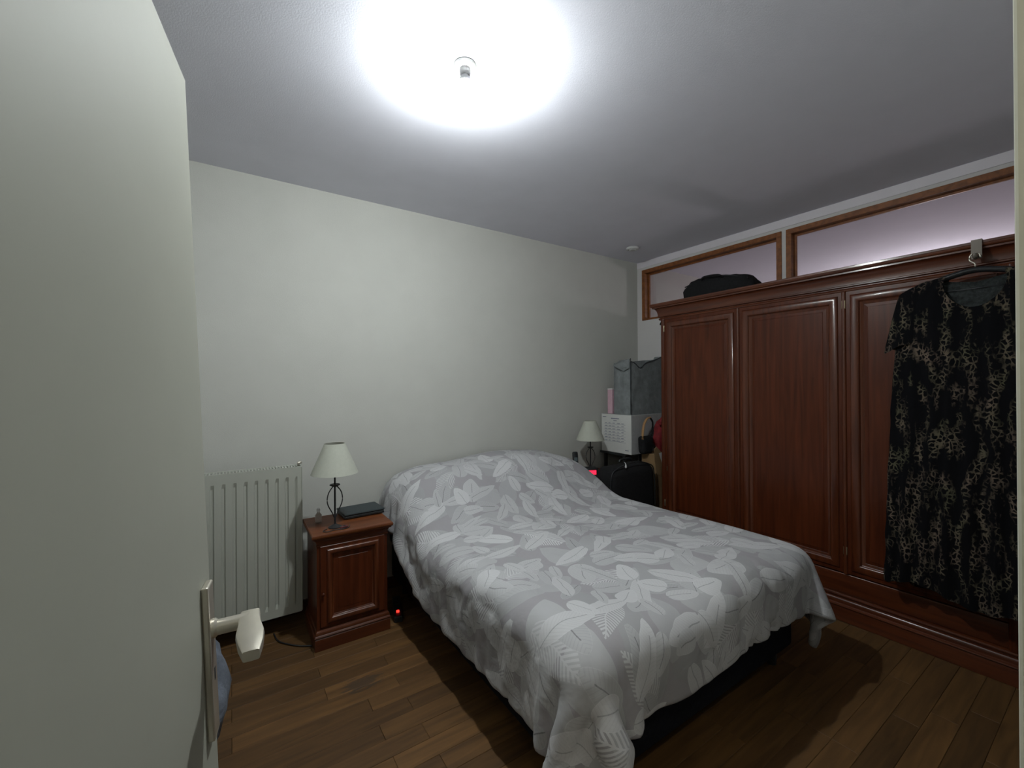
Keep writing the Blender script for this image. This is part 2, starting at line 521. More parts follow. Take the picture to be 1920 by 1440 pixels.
for r in range(rows):
    x = XL
    first = True
    while x < XR - 0.01:
        L = rp.choice((0.45, 0.60, 0.75)) if first else 0.66
        first = False
        if x + L > XR - 0.16: L = XR - x
        L = round(L, 2) if x + L < XR else L
        o = bpy.data.objects.new('plank', plank_bm(L)); col.objects.link(o)
        o.parent = floor
        o.location = (x, YF + r * pw, rp.uniform(-0.0006, 0.0004))
        x += L

struct('ceiling', box(XL - 0.1, 7.0, -1.4, YB + 0.1, ZC, ZC + 0.1), CEIL)
struct('wall_back', box(XL - 0.1, 7.0, YB, YB + 0.1, -0.012, ZC), WALL)
struct('wall_left', box(XL - 0.1, XL, -0.06, YB, -0.012, ZC), WALL)
bm = bmesh.new()
add_box(bm, XL, DX0 - 0.03, -0.06, YF - 0.012, -0.012, ZC)
add_box(bm, DX1 + 0.03, XR, -0.06, YF - 0.012, -0.012, ZC)
add_box(bm, DX0 - 0.03, DX1 + 0.03, -0.06, YF - 0.012, DZ + 0.03, ZC)
struct('wall_front', bm, WALL)
# partition with two transom openings
T0, T1, TZ0, TZ1 = 0.2, 1.522, 2.066, 2.583
U0, U1 = 1.553, 2.880
bm = bmesh.new()
XP = XR + 0.085
add_box(bm, XR, XP, -0.06, YB, -0.012, TZ0)
add_box(bm, XR, XP, -0.06, YB, TZ1, ZC)
add_box(bm, XR, XP, U1, YB, TZ0, TZ1)
add_box(bm, XR, XP, T1, U0, TZ0, TZ1)
add_box(bm, XR, XP, -0.06, T0, TZ0, TZ1)
struct('wall_right', bm, WALLR)
struct('trim_1', box(XR - 0.006, XR, YF, YB, TZ1 + 0.024, ZC, 0.002, 1), TRIML)
def transom(n, y0, y1):
    t = bpy.data.objects.new('window_%d' % n, None); col.objects.link(t)
    t['kind'] = 'structure'
    t.location = (XR, (y0 + y1) / 2, TZ0)
    h = (y1 - y0) / 2; H = TZ1 - TZ0
    w = 0.038
    # each member of the wooden lining, deep as the wall
    for nm, b in (('top_rail', (-0.008, 0.085, -h, h, H - w, H)), ('bottom_rail', (-0.008, 0.085, -h, h, 0, 0.014)),
                  ('left_stile', (-0.008, 0.085, h - w, h, 0.014, H - w)), ('right_stile', (-0.008, 0.085, -h, -h + w, 0.014, H - w))):
        obj(nm, box(*b, 0.002, 1), TRANSW, t)
    bm = bmesh.new()
    add_box(bm, 0.048, 0.060, -h + w, h - w, H - w - 0.014, H - w); add_box(bm, 0.048, 0.060, -h + w, h - w, 0.014, 0.028)
    add_box(bm, 0.048, 0.060, h - w - 0.014, h - w, 0.028, H - w - 0.014); add_box(bm, 0.048, 0.060, -h + w, -h + w + 0.014, 0.028, H - w - 0.014)
    obj('glazing_bead', bm, TRANSW, t)
    obj('pane', box(0.061, 0.065, -h + w + 0.001, h - w - 0.001, 0.016, H - w - 0.001), GLASS, t)
    obj('pane_stop', box(0.066, 0.08, -h + w, h - w, 0.014, 0.026), TRANSW, t)
transom(1, U0, U1)
transom(2, T0, T1)
# next room and hallway shells
struct('wall_far', box(6.9, 7.0, -1.3, YB, -0.012, ZC), NEXTWALL)
struct('wall_next_front', box(XP, 6.9, -0.16, -0.06, -0.012, ZC), NEXTWALL)
struct('wall_hall', box(XL - 0.1, 3.6, -1.4, -1.3, -0.012, ZC), WALL)
struct('wall_hall_left', box(XL - 0.1, XL, -1.3, -0.06, -0.012, ZC), WALL)
struct('wall_hall_right', box(2.0, 2.1, -1.3, -0.06, -0.012, ZC), WALL)
# dark baseboard along the back wall
struct('baseboard_back', box(XL, XR, YB - 0.014, YB, 0.0, 0.075, 0.003, 1), BASEB)

# door frame: jamb with stop and architrave, left, right, head
bm = bmesh.new()
for (x0, x1) in ((DX1, DX1 + 0.03), (DX0 - 0.03, DX0)):
    add_box(bm, x0, x1, -0.065, YF - 0.012, 0, DZ + 0.03, 0.002, 1)
add_box(bm, DX0, DX1, -0.065, YF - 0.012, DZ, DZ + 0.03, 0.002, 1)
add_box(bm, DX1 + 0.006, DX1 + 0.075, YF - 0.012, YF, 0, DZ + 0.075, 0.003, 2)
add_box(bm, DX0 - 0.075, DX0 - 0.006, YF - 0.012, YF, 0, DZ + 0.075, 0.003, 2)
add_box(bm, DX0 - 0.006, DX1 + 0.006, YF - 0.012, YF, DZ + 0.006, DZ + 0.075, 0.003, 2)
add_box(bm, DX1 - 0.012, DX1, -0.06, 0.015, 0, DZ, 0.002, 1)
struct('trim_2', bm, TRIMW)

# ------------------------------------------------------------------ the open door (leaf stands open into the room)
# door_1 is an Empty at the hinge foot; local +x runs along the leaf, local -y is the face turned to the camera
door = bpy.data.objects.new('door_1', None); col.objects.link(door)
door['kind'] = 'structure'
ang = math.atan2(0.89, 0.13)
door.location = (-0.128, 0.12, 0.008)
LEAN = math.radians(2.1)
door.matrix_world = Matrix.Translation(door.location) @ Matrix.Rotation(ang, 4, 'Z') @ Matrix.Rotation(-LEAN, 4, 'X')
DWID = 0.90
obj('door_leaf', box(0, DWID, 0, 0.04, 0, 1.993, 0.0025, 2), DOORM, door)
hx = DWID - 0.055
# handle plate
bm = box(hx - 0.021, hx + 0.021, -0.012, 0, 0.760, 1.040, 0.003, 2)
hp = obj('handle_plate', bm, CHROME, door)
bm = lathe([(0.0, 0.0), (0.017, 0.0), (0.017, 0.006), (0.0135, 0.010), (0.0135, 0.060), (0.0, 0.060)], 24)
bmesh.ops.rotate(bm, verts=bm.verts, cent=(0, 0, 0), matrix=Matrix.Rotation(PI / 2, 3, 'X'))
bmesh.ops.translate(bm, verts=bm.verts, vec=(hx, -0.010, 0.956))
nk = obj('handle_neck', bm, CHROME, door, smooth=True, angle=40)
# lever: a flat bar running back towards the hinge, swelling in the middle
bm = bmesh.new()
secs = [(0.0145, 0.017, 0.0125, 0.0), (-0.012, 0.018, 0.0125, 0.0), (-0.030, 0.0185, 0.011, 0.0), (-0.062, 0.0225, 0.011, -0.001), (-0.088, 0.020, 0.010, -0.003), (-0.118, 0.013, 0.009, -0.006)]
rings = []
for (dx, hy, hz, dz) in secs:
    rg = []
    for k in range(12):
        a = 2 * PI * k / 12
        cx_, cz_ = math.cos(a), math.sin(a)
        q = 0.35
        rg.append(bm.verts.new((hx + dx, -0.070 + 0.13 * min(0, dx) + hy * math.copysign(abs(cx_) ** q, cx_), 0.956 + dz + hz * math.copysign(abs(cz_) ** q, cz_))))
    rings.append(rg)
for a, b in zip(rings, rings[1:]):
    for k in range(12): bm.faces.new((a[k], a[(k + 1) % 12], b[(k + 1) % 12], b[k]))
bm.faces.new(rings[0]); bm.faces.new(rings[-1])
obj('handle_lever', bm, CHROME, door, smooth=True, angle=50)
# keyhole and edge latch
obj('keyhole', box(hx - 0.004, hx + 0.004, -0.0125, -0.011, 0.862, 0.884), BLACK, door)
obj('latch_plate', box(DWID - 0.0005, DWID + 0.0015, 0.01, 0.03, 0.87, 1.03), CHROME, door)
for z in (0.25, 1.0, 1.75):
    obj('hinge', lathe([(0, 0), (0.008, 0), (0.008, 0.09), (0, 0.09)], 12, (-0.006, 0.004, z)), CHROME, door)

# ------------------------------------------------------------------ ceiling bulb, ceiling vent, lamp of the next room, added hallway fill
t = thing('ceiling_lamp', 'bare white bulb in a socket glowing on the ceiling', 'lamp', (0.773, 1.481, ZC))
obj('ceiling_rose', lathe([(0, 0), (0.043, 0), (0.045, -0.004), (0.042, -0.012), (0.030, -0.016), (0.0, -0.016)], 32), PLAST, t, smooth=True, angle=35)
obj('socket', lathe([(0, -0.016), (0.021, -0.016), (0.022, -0.025), (0.020, -0.040), (0.0175, -0.043), (0, -0.043)], 24), PLAST, t, smooth=True, angle=35)
obj('bulb_collar', lathe([(0.0, -0.041), (0.015, -0.041), (0.019, -0.050), (0.026, -0.060), (0.0286, -0.0680), (0.0290, -0.0718), (0.0, -0.0718)], 24), PLAST, t, smooth=True, angle=40)
bulb_prof = [(0.0, -0.0722), (0.0291, -0.0722), (0.0300, -0.0734), (0.0298, -0.0755), (0.0285, -0.080), (0.0255, -0.087), (0.021, -0.093), (0.015, -0.098), (0.008, -0.101), (0.0, -0.102)]
obj('bulb_dome', lathe(bulb_prof, 20), BULBM, t, smooth=True)

t = thing('ceiling_vent', 'small round white vent on the ceiling in the far corner', 'vent', (3.094, 2.625, ZC))
obj('vent_ring', lathe([(0.034, 0), (0.055, 0), (0.056, -0.006), (0.050, -0.016), (0.040, -0.019), (0.036, -0.012), (0.034, 0)], 32), PLAST, t, smooth=True, angle=40)
obj('vent_disc', lathe([(0, -0.004), (0.035, -0.004), (0.030, -0.020), (0.026, -0.023), (0, -0.024)], 32), PLAST, t, smooth=True, angle=40)

t = thing('globe_lamp', 'round globe lamp behind the partition in the next room', 'lamp', (6.1, 1.2, ZC))
obj('lamp_stem', lathe([(0, 0), (0.05, 0), (0.05, -0.02), (0.008, -0.03), (0.008, -0.66), (0, -0.66)], 20), PLAST, t)
obj('lamp_globe', lathe([(0.0, -0.65)] + [(0.12 * math.sin(a), -0.77 + 0.12 * math.cos(a)) for a in [PI * k / 10 for k in range(1, 10)]] + [(0, -0.89)], 20), NEXTM, t, smooth=True)
t = thing('globe_lamp', 'unseen globe added in the hallway to brighten the door jamb', 'lamp', (-0.30, -0.55, ZC))  # added fill out of view, lifts jamb and bed foot through the doorway
obj('lamp_globe', lathe([(0.0, 0.0), (0.09, 0)] + [(0.12 * math.cos(a), -0.01 - 0.10 * math.sin(a)) for a in [PI / 2 * k / 8 for k in range(0, 8)]] + [(0, -0.11)], 20), HALLM, t, smooth=True)

# ------------------------------------------------------------------ radiator
RX0, RX1, RZ0, RZ1, RY = -0.56, 0.341, 0.105, 0.940, 2.73
t = thing('radiator', 'white panel radiator with vertical ribs on the back wall', 'radiator', (0, 0, 0))
# front panel: pressed ribs
npitch = 17
pitch = (RX1 - RX0 - 0.05) / npitch
xs = []
for k in range(npitch):
    xc = RX0 + 0.025 + (k + 0.5) * pitch
    xs.append(xc)
bm = bmesh.new()
# grid across x; y profile raised pads between grooves
xcols = [(RX0, 0.0), (RX0 + 0.02, 0.0)]
for xc in xs:
    h = pitch / 2
    xcols += [(xc - h + 0.004, 0.009), (xc - h + 0.010, 0.0), (xc + h - 0.010, 0.0), (xc + h - 0.004, 0.009)]
xcols += [(RX1 - 0.02, 0.0), (RX1, 0.0)]
zrows = [(RZ0, 0), (RZ0 + 0.045, 0), (RZ0 + 0.07, 1), (RZ1 - 0.075, 1), (RZ1 - 0.05, 0), (RZ1, 0)]
grid = [[bm.verts.new((x, RY + d * m, z)) for (x, d) in xcols] for (z, m) in zrows]
for a, b in zip(grid, grid[1:]):
    for k in range(len(a) - 1): bm.faces.new((a[k], a[k + 1], b[k + 1], b[k]))
obj('front_panel', bm, RADW, t)
bm = bmesh.new()
add_box(bm, RX0, RX1, RY + 0.078, RY + 0.09, RZ0, RZ1, 0.002, 1)
obj('back_panel', bm, RADW, t)
obj('side_cover', box(RX1, RX1 + 0.006, RY - 0.003, RY + 0.10, RZ0 + 0.005, RZ1 + 0.004, 0.002, 1), RADW, t)
obj('side_cover', box(RX0 - 0.006, RX0, RY - 0.003, RY + 0.10, RZ0 + 0.005, RZ1 + 0.004, 0.002, 1), RADW, t)
obj('convector_core', box(RX0 + 0.01, RX1 - 0.01, RY + 0.014, RY + 0.07, RZ0 + 0.03, RZ1 - 0.03), RADD, t)
bm = bmesh.new()
add_box(bm, RX0, RX1, RY + 0.001, RY + 0.014, RZ1 - 0.004, RZ1 + 0.004)
add_box(bm, RX0, RX1, RY + 0.082, RY + 0.10, RZ1 - 0.004, RZ1 + 0.004)
k = RX0 + 0.012
while k < RX1 - 0.01:
    add_box(bm, k, k + 0.006, RY + 0.014, RY + 0.082, RZ1 - 0.003, RZ1 + 0.002); k += 0.015
g = obj('top_grille', bm, RADW, t)
bm = tube([(RX1 - 0.01, RY + 0.04, RZ1), (RX1 - 0.01, RY + 0.04, RZ1 + 0.02), (RX1 + 0.006, RY + 0.035, RZ1 + 0.024)], 0.008, 8)
obj('bleed_valve', bm, CHROME, t, smooth=True)
for x in (RX0 + 0.12, RX1 - 0.12):
    obj('wall_bracket', box(x, x + 0.03, RY + 0.09, YB - 0.001, RZ0 + 0.1, RZ1 - 0.1), RADW, t)
obj('pipe', tube([(RX0 + 0.06, RY + 0.05, RZ0 + 0.02), (RX0 + 0.06, RY + 0.05, 0.0)], 0.008, 8), RADW, t)

# ------------------------------------------------------------------ case furniture
def raised_door(root, x0, x1, z0, z1, yface, stile, rail=None, mw=1.0, name='door', knob=None, mat=None):
    """A frame-and-panel door: frame with bolection moulding ring and raised panel, front at y=yface (facing -y)."""
    rail = rail or stile
    fx0, fx1, fz0, fz1 = x0, x1, z0, z1
    bm = bmesh.new()
    loops = []
    for (ix, iz, y) in ((0, 0, yface + 0.02), (0, 0, yface + 0.003), (0.003, 0.003, yface), (stile, rail, yface), (stile, rail, yface + 0.02)):
        loops.append([bm.verts.new(c) for c in ((x0 + ix, y, z0 + iz), (x1 - ix, y, z0 + iz), (x1 - ix, y, z1 - iz), (x0 + ix, y, z1 - iz))])
    for a, b in zip(loops, loops[1:]):
        for k in range(4): bm.faces.new((a[k], a[(k + 1) % 4], b[(k + 1) % 4], b[k]))
    f = obj(name, bm, mat or MAHOG, root)
    x0, x1, z0, z1 = x0 + stile, x1 - stile, z0 + rail, z1 - rail
    s = 0.0
    mp = [(s - 0.004, yface + 0.004)] + quarter((s - 0.004, yface), (s + 0.010, yface - 0.012), 4, 'cove') + \
         quarter((s + 0.010, yface - 0.012), (s + 0.026, yface + 0.002), 5, 'ovolo')[1:] + [(s + 0.030, yface + 0.006), (s + 0.034, yface + 0.007), (s + 0.040, yface + 0.016)]
    mp = [(a_ * mw, y_) for (a_, y_) in mp]
    obj('moulding', nested_rect(x0, x1, z0, z1, mp, cap=False), MAHOGM, f, smooth=True, angle=35)
    s2 = s + 0.034 * mw
    obj('panel', nested_rect(x0, x1, z0, z1, [(s2, yface + 0.016), (s2 + 0.004, yface + 0.012), (s2 + 0.022, yface + 0.009), (s2 + 0.024, yface + 0.007)]), MAHOG, f)
    return f

# wardrobe: local x runs towards the door wall (-Y), local y into the partition, origin at the far front foot
W, D, H = 1.945, 0.46, 1.962
wr = thing('wardrobe', 'large dark mahogany wardrobe with three panelled doors', 'wardrobe', (3.041, 2.275, 0), -PI / 2)
bm = bmesh.new()
add_box(bm, 0, 0.022, 0, D, 0.10, H); add_box(bm, W - 0.022, W, 0, D, 0.10, H)
add_box(bm, 0.022, W - 0.022, D - 0.012, D, 0.10, H)
add_box(bm, 0.022, W - 0.022, 0.0, D - 0.012, 0.10, 0.12); add_box(bm, 0.022, W - 0.022, 0.0, D - 0.012, H - 0.02, H)
for xs_ in (0.652, 1.281): add_box(bm, xs_ - 0.011, xs_ + 0.011, 0.03, D - 0.012, 0.12, H - 0.02)
obj('carcass', bm, MAHOG, wr)
# rounded corner posts
for x in (0.0, W):
    sgn = 1 if x == 0 else -1
    obj('corner_post', lathe([(0.0, 0.155), (0.02, 0.155), (0.02, 1.962), (0.0, 1.962)], 16, (x + sgn * 0.018, 0.0, 0)), MAHOG, wr, smooth=True, angle=40)
# apron rail under the doors
ap = [(0.0, 0.012), (0.0, -0.002), (0.004, -0.006), (0.0042, -0.006)]
obj('apron', box(0.03, W - 0.03, -0.006, 0.02, 0.158, 0.278, 0.006, 3), MAHOGX, wr, smooth=True, angle=40)
# three doors with brass hinges
edges = [(0.034, 0.648), (0.657, 1.276), (1.286, W - 0.034)]
for i, (a, b) in enumerate(edges):
    dz0, dz1 = 0.284, 1.953
    d = raised_door(wr, a, b, dz0, dz1, -0.012, 0.030, mw=1.55)
    hxx = a if i != 1 else b
    for z in (0.42, 1.875):
        obj('hinge', lathe([(0, -0.028), (0.0035, -0.028), (0.0055, -0.022), (0.0055, 0.022), (0.0035, 0.028), (0.0, 0.028)], 10, (hxx, -0.016, z)), BRASS, d, smooth=True)
    if i == 0:
        obj('keyhole_plate', box(0.052, 0.066, -0.0145, -0.011, 0.690, 0.728, 0.001, 1), BRASS, d)
# half-round bead covering the joint between doors two and three
for xx in (0.6525, 1.281):
    bm = lathe([(0, 0.284), (0.011, 0.284), (0.011, 1.950), (0, 1.950)], 14, (xx, -0.012, 0))
    obj('door_bead', bm, MAHOGM, wr, smooth=True, angle=40)
# cornice: bead, cove, fillet, crown
pr = [(0.0, 1.950), (0.012, 1.950), (0.016, 1.954), (0.017, 1.960), (0.014, 1.966), (0.008, 1.970), (0.008, 1.974), (0.014, 1.975), (0.020, 1.979), (0.020, 1.984)] + \
     [(0.022, 1.987)] + quarter((0.022, 1.990), (0.052, 2.048), 8, 'cove') + [(0.056, 2.049), (0.056, 2.056)] + \
     quarter((0.056, 2.057), (0.068, 2.072), 4, 'ovolo') + [(0.070, 2.074), (0.070, 2.084), (0.066, 2.087)]
obj('cornice', u_moulding(W, D + 0.02, pr), MAHOGX, wr, smooth=True, angle=30)
# base moulding and plinth
pr = [(0.030, 0.0), (0.032, 0.002), (0.032, 0.078), (0.030, 0.084), (0.034, 0.086), (0.038, 0.091), (0.036, 0.097), (0.030, 0.100), (0.027, 0.103), (0.027, 0.108)] + \
     quarter((0.027, 0.110), (0.012, 0.132), 5, 'cove') + [(0.012, 0.137), (0.018, 0.140), (0.020, 0.146), (0.018, 0.152), (0.010, 0.156), (0.0, 0.158)]
obj('plinth', u_moulding(W, D, pr), MAHOGX, wr, smooth=True, angle=30)

def nightstand(label, loc, rotz, w=0.376, d=0.33):
    t = thing('nightstand', label, 'nightstand', loc, rotz, 'bedside cabinets')
    bm = bmesh.new()
    add_box(bm, 0, w, 0.004, d, 0.075, 0.56)
    obj('carcass', bm, MAHOG, t)
    # flared drawer front (doucine) under the top
    prd = [(0.0, 0.555), (0.004, 0.556), (0.004, 0.560), (0.001, 0.562)] + quarter((0.001, 0.563), (0.018, 0.592), 7, 'cove') + [(0.019, 0.599)]
    obj('drawer', u_moulding(w, d, prd), MAHOGX, t, smooth=True, angle=30)
    prt = [(0.020, 0.599), (0.024, 0.601), (0.027, 0.606), (0.028, 0.612), (0.026, 0.619), (0.022, 0.622)]
    bm = u_moulding(w, d, prt)
    obj('top', bm, MAHOGT, t, smooth=True, angle=30)
    dr = raised_door(t, 0.016, w - 0.016, 0.118, 0.552, -0.004, 0.036, 0.022)
    k = obj('knob', lathe([(0, 0), (0.006, 0), (0.005, 0.006), (0.009, 0.012), (0.007, 0.017), (0, 0.018)], 14), MAHOG, dr, smooth=True)
    k.rotation_euler = (PI / 2, 0, 0); k.location = (0.03, -0.005, 0.30)
    prp = [(0.010, 0.0), (0.012, 0.002), (0.012, 0.062), (0.009, 0.066), (0.013, 0.069), (0.015, 0.074), (0.012, 0.079), (0.009, 0.082), (0.009, 0.086)] + quarter((0.009, 0.087), (0.002, 0.102), 4, 'cove') + [(0.0, 0.106)]
    obj('plinth', u_moulding(w, d, prp), MAHOGX, t, smooth=True, angle=30)
    return t
nightstand('mahogany nightstand beside the radiator under a dark flat box', (0.379, 2.452, 0), 0)
nightstand('mahogany nightstand hidden between the bed and the far corner', (2.505, 2.59, 0), 0, d=0.32)

# ------------------------------------------------------------------ table lamps
def table_lamp(label, loc, rz):
    t = thing('table_lamp', label, 'lamp', loc, rz, 'bedside lamps')
    obj('base', lathe([(0, 0), (0.036, 0), (0.036, 0.004), (0.022, 0.010), (0.010, 0.018), (0.0, 0.022)], 28), IRON, t, smooth=True, angle=40)
    obj('stem', tube([(0, 0, 0.012), (0, 0, 0.335)], 0.0052, 10), IRON, t, smooth=True, angle=40)
    obj('collar', lathe([(0, 0.226), (0.010, 0.226), (0.028, 0.236), (0.026, 0.240), (0.010, 0.238), (0.0, 0.242)], 18), IRON, t, smooth=True, angle=40)
    for s in (-1, 1):
        pts = curve_pts([(s * 0.004, 0, 0.055), (s * 0.016, 0, 0.085), (s * 0.036, 0, 0.125), (s * 0.042, 0, 0.158), (s * 0.034, 0, 0.195), (s * 0.016, 0, 0.222), (s * 0.004, 0, 0.236)], 5)
        obj('cage_bar', tube(pts, 0.0030, 8), IRON, t, smooth=True)
    bm = bmesh.new()
    add_lathe(bm, [(0.124, 0.302), (0.054, 0.468), (0.0525, 0.468), (0.1225, 0.302), (0.124, 0.302)], 48)
    obj('lamp_shade', bm, SHADE, t, smooth=True, angle=40)
    bm = bmesh.new()
    for a in range(3):
        add_tube(bm, [(0, 0, 0.43), (0.066 * math.cos(a * 2 * PI / 3), 0.066 * math.sin(a * 2 * PI / 3), 0.436)], 0.0015, 6)
    add_tube(bm, [(0, 0, 0.33), (0, 0, 0.432)], 0.011, 10)
    obj('shade_carrier', bm, PLAST, t)
    return t
lampl = table_lamp('black iron lamp with white shade on the nightstand by the radiator', (0.484, 2.520, 0.622), 0.15)
lampr = table_lamp('black iron lamp with white shade beside the paper-covered box', (2.642, 2.725, 0.622), -0.35)

# ------------------------------------------------------------------ things on the first nightstand
t = thing('laptop', 'dark closed laptop lying flat on the nightstand by the radiator', 'laptop', (0.668, 2.705, 0.622), 0.06)
obj('lower_case', box(-0.118, 0.118, -0.088, 0.088, 0.004, 0.020, 0.004, 2), BLACK, t)
obj('lid', box(-0.120, 0.120, -0.090, 0.090, 0.022, 0.034, 0.005, 2), TEAL, t)
obj('hinge_bar', tube([(-0.09, 0.086, 0.021), (0.09, 0.086, 0.021)], 0.006, 8), BLACK, t)
for x in (-0.1, 0.1):
    for y in (-0.07, 0.07):
        obj('rubber_foot', lathe([(0, 0), (0.006, 0), (0.006, 0.0045), (0, 0.0045)], 10, (x, y, 0)), BLACK, t)
t = thing('bottle', 'small clear bottle on the nightstand behind the iron lamp', 'bottle', (0.420, 2.655, 0.622))
obj('bottle_body', lathe([(0, 0), (0.016, 0), (0.018, 0.006), (0.018, 0.045), (0.008, 0.058), (0.008, 0.066), (0, 0.066)], 20), FROST, t, smooth=True, angle=40)
obj('bottle_cap', lathe([(0, 0.0665), (0.010, 0.0665), (0.010, 0.082), (0, 0.082)], 16), PLAST, t, smooth=True, angle=40)
o = obj('lamp_cord', tube(curve_pts([(0.44, 2.505, 0.6255), (0.415, 2.475, 0.6255), (0.432, 2.450, 0.6255), (0.47, 2.462, 0.6255), (0.515, 2.452, 0.6255), (0.548, 2.472, 0.6255), (0.56, 2.51, 0.6255)], 6), 0.0022, 6), BLACK, smooth=True)
tag(o, 'thin black cord curled on the nightstand top by the lamp foot', 'cord')
t = thing('cord_switch', 'small dark red inline switch lying by the lamp foot', 'switch', (0.523, 2.478, 0.622), 0.5)
obj('switch_body', box(-0.022, 0.022, -0.008, 0.008, 0.0, 0.012, 0.004, 2), plain('dark red plastic', (0.10, 0.03, 0.035), 0.4), t)
obj('rocker', box(-0.006, 0.006, -0.005, 0.005, 0.0115, 0.015, 0.001, 1), BLACK, t)
# floor cable
o = obj('floor_cable', tube(curve_pts([(0.20, 2.76, 0.006), (0.215, 2.665, 0.006), (0.262, 2.595, 0.006), (0.312, 2.545, 0.006), (0.362, 2.512, 0.006)], 8), 0.0035, 6), BLACK, smooth=True)
tag(o, 'thin dark cable looping on the floor under the radiator', 'cable')
# power strip with red neon switch
t = thing('power_strip', 'dark power strip with a glowing red switch on floor by bed', 'power strip', (0.862, 2.60, 0.0), 1.3)
obj('strip_body', box(-0.13, 0.13, -0.025, 0.025, 0.0, 0.038, 0.006, 2), BLACK, t)
obj('red_switch', box(-0.085, -0.065, -0.008, 0.010, 0.0375, 0.045, 0.002, 1), LEDS, t)
for x in (-0.03, 0.025, 0.08):
    obj('socket', lathe([(0.012, 0.0385), (0.019, 0.0395), (0.019, 0.038), (0.012, 0.034), (0, 0.034)], 16, (x, 0, 0)), BLACK, t)

# ------------------------------------------------------------------ bed
BX0, BX1, BY0, BY1 = 0.90, 2.36, 0.97, 2.90
t = thing('bed', 'double bed with dark fabric base under the leaf print duvet', 'bed', ((BX0 + BX1) / 2, (BY0 + BY1) / 2, 0))
cx, cy = (BX0 + BX1) / 2, (BY0 + BY1) / 2
hw, hl = (BX1 - BX0) / 2, (BY1 - BY0) / 2
obj('bed_base', box(-hw + 0.02, hw - 0.02, -hl + 0.02, hl, 0.10, 0.33, 0.02, 3), BEDF, t, smooth=True, angle=40)
obj('mattress', box(-hw, hw, -hl, hl, 0.332, 0.55, 0.04, 4), BEDF, t, smooth=True, angle=40)
for sx in (-1, 1):
    for sy in (-1, 1):
        obj('leg', lathe([(0, 0), (0.022, 0), (0.028, 0.1005), (0, 0.1005)], 16, (sx * (hw - 0.09), sy * (hl - 0.09), 0)), BLACK, t, smooth=True, angle=40)

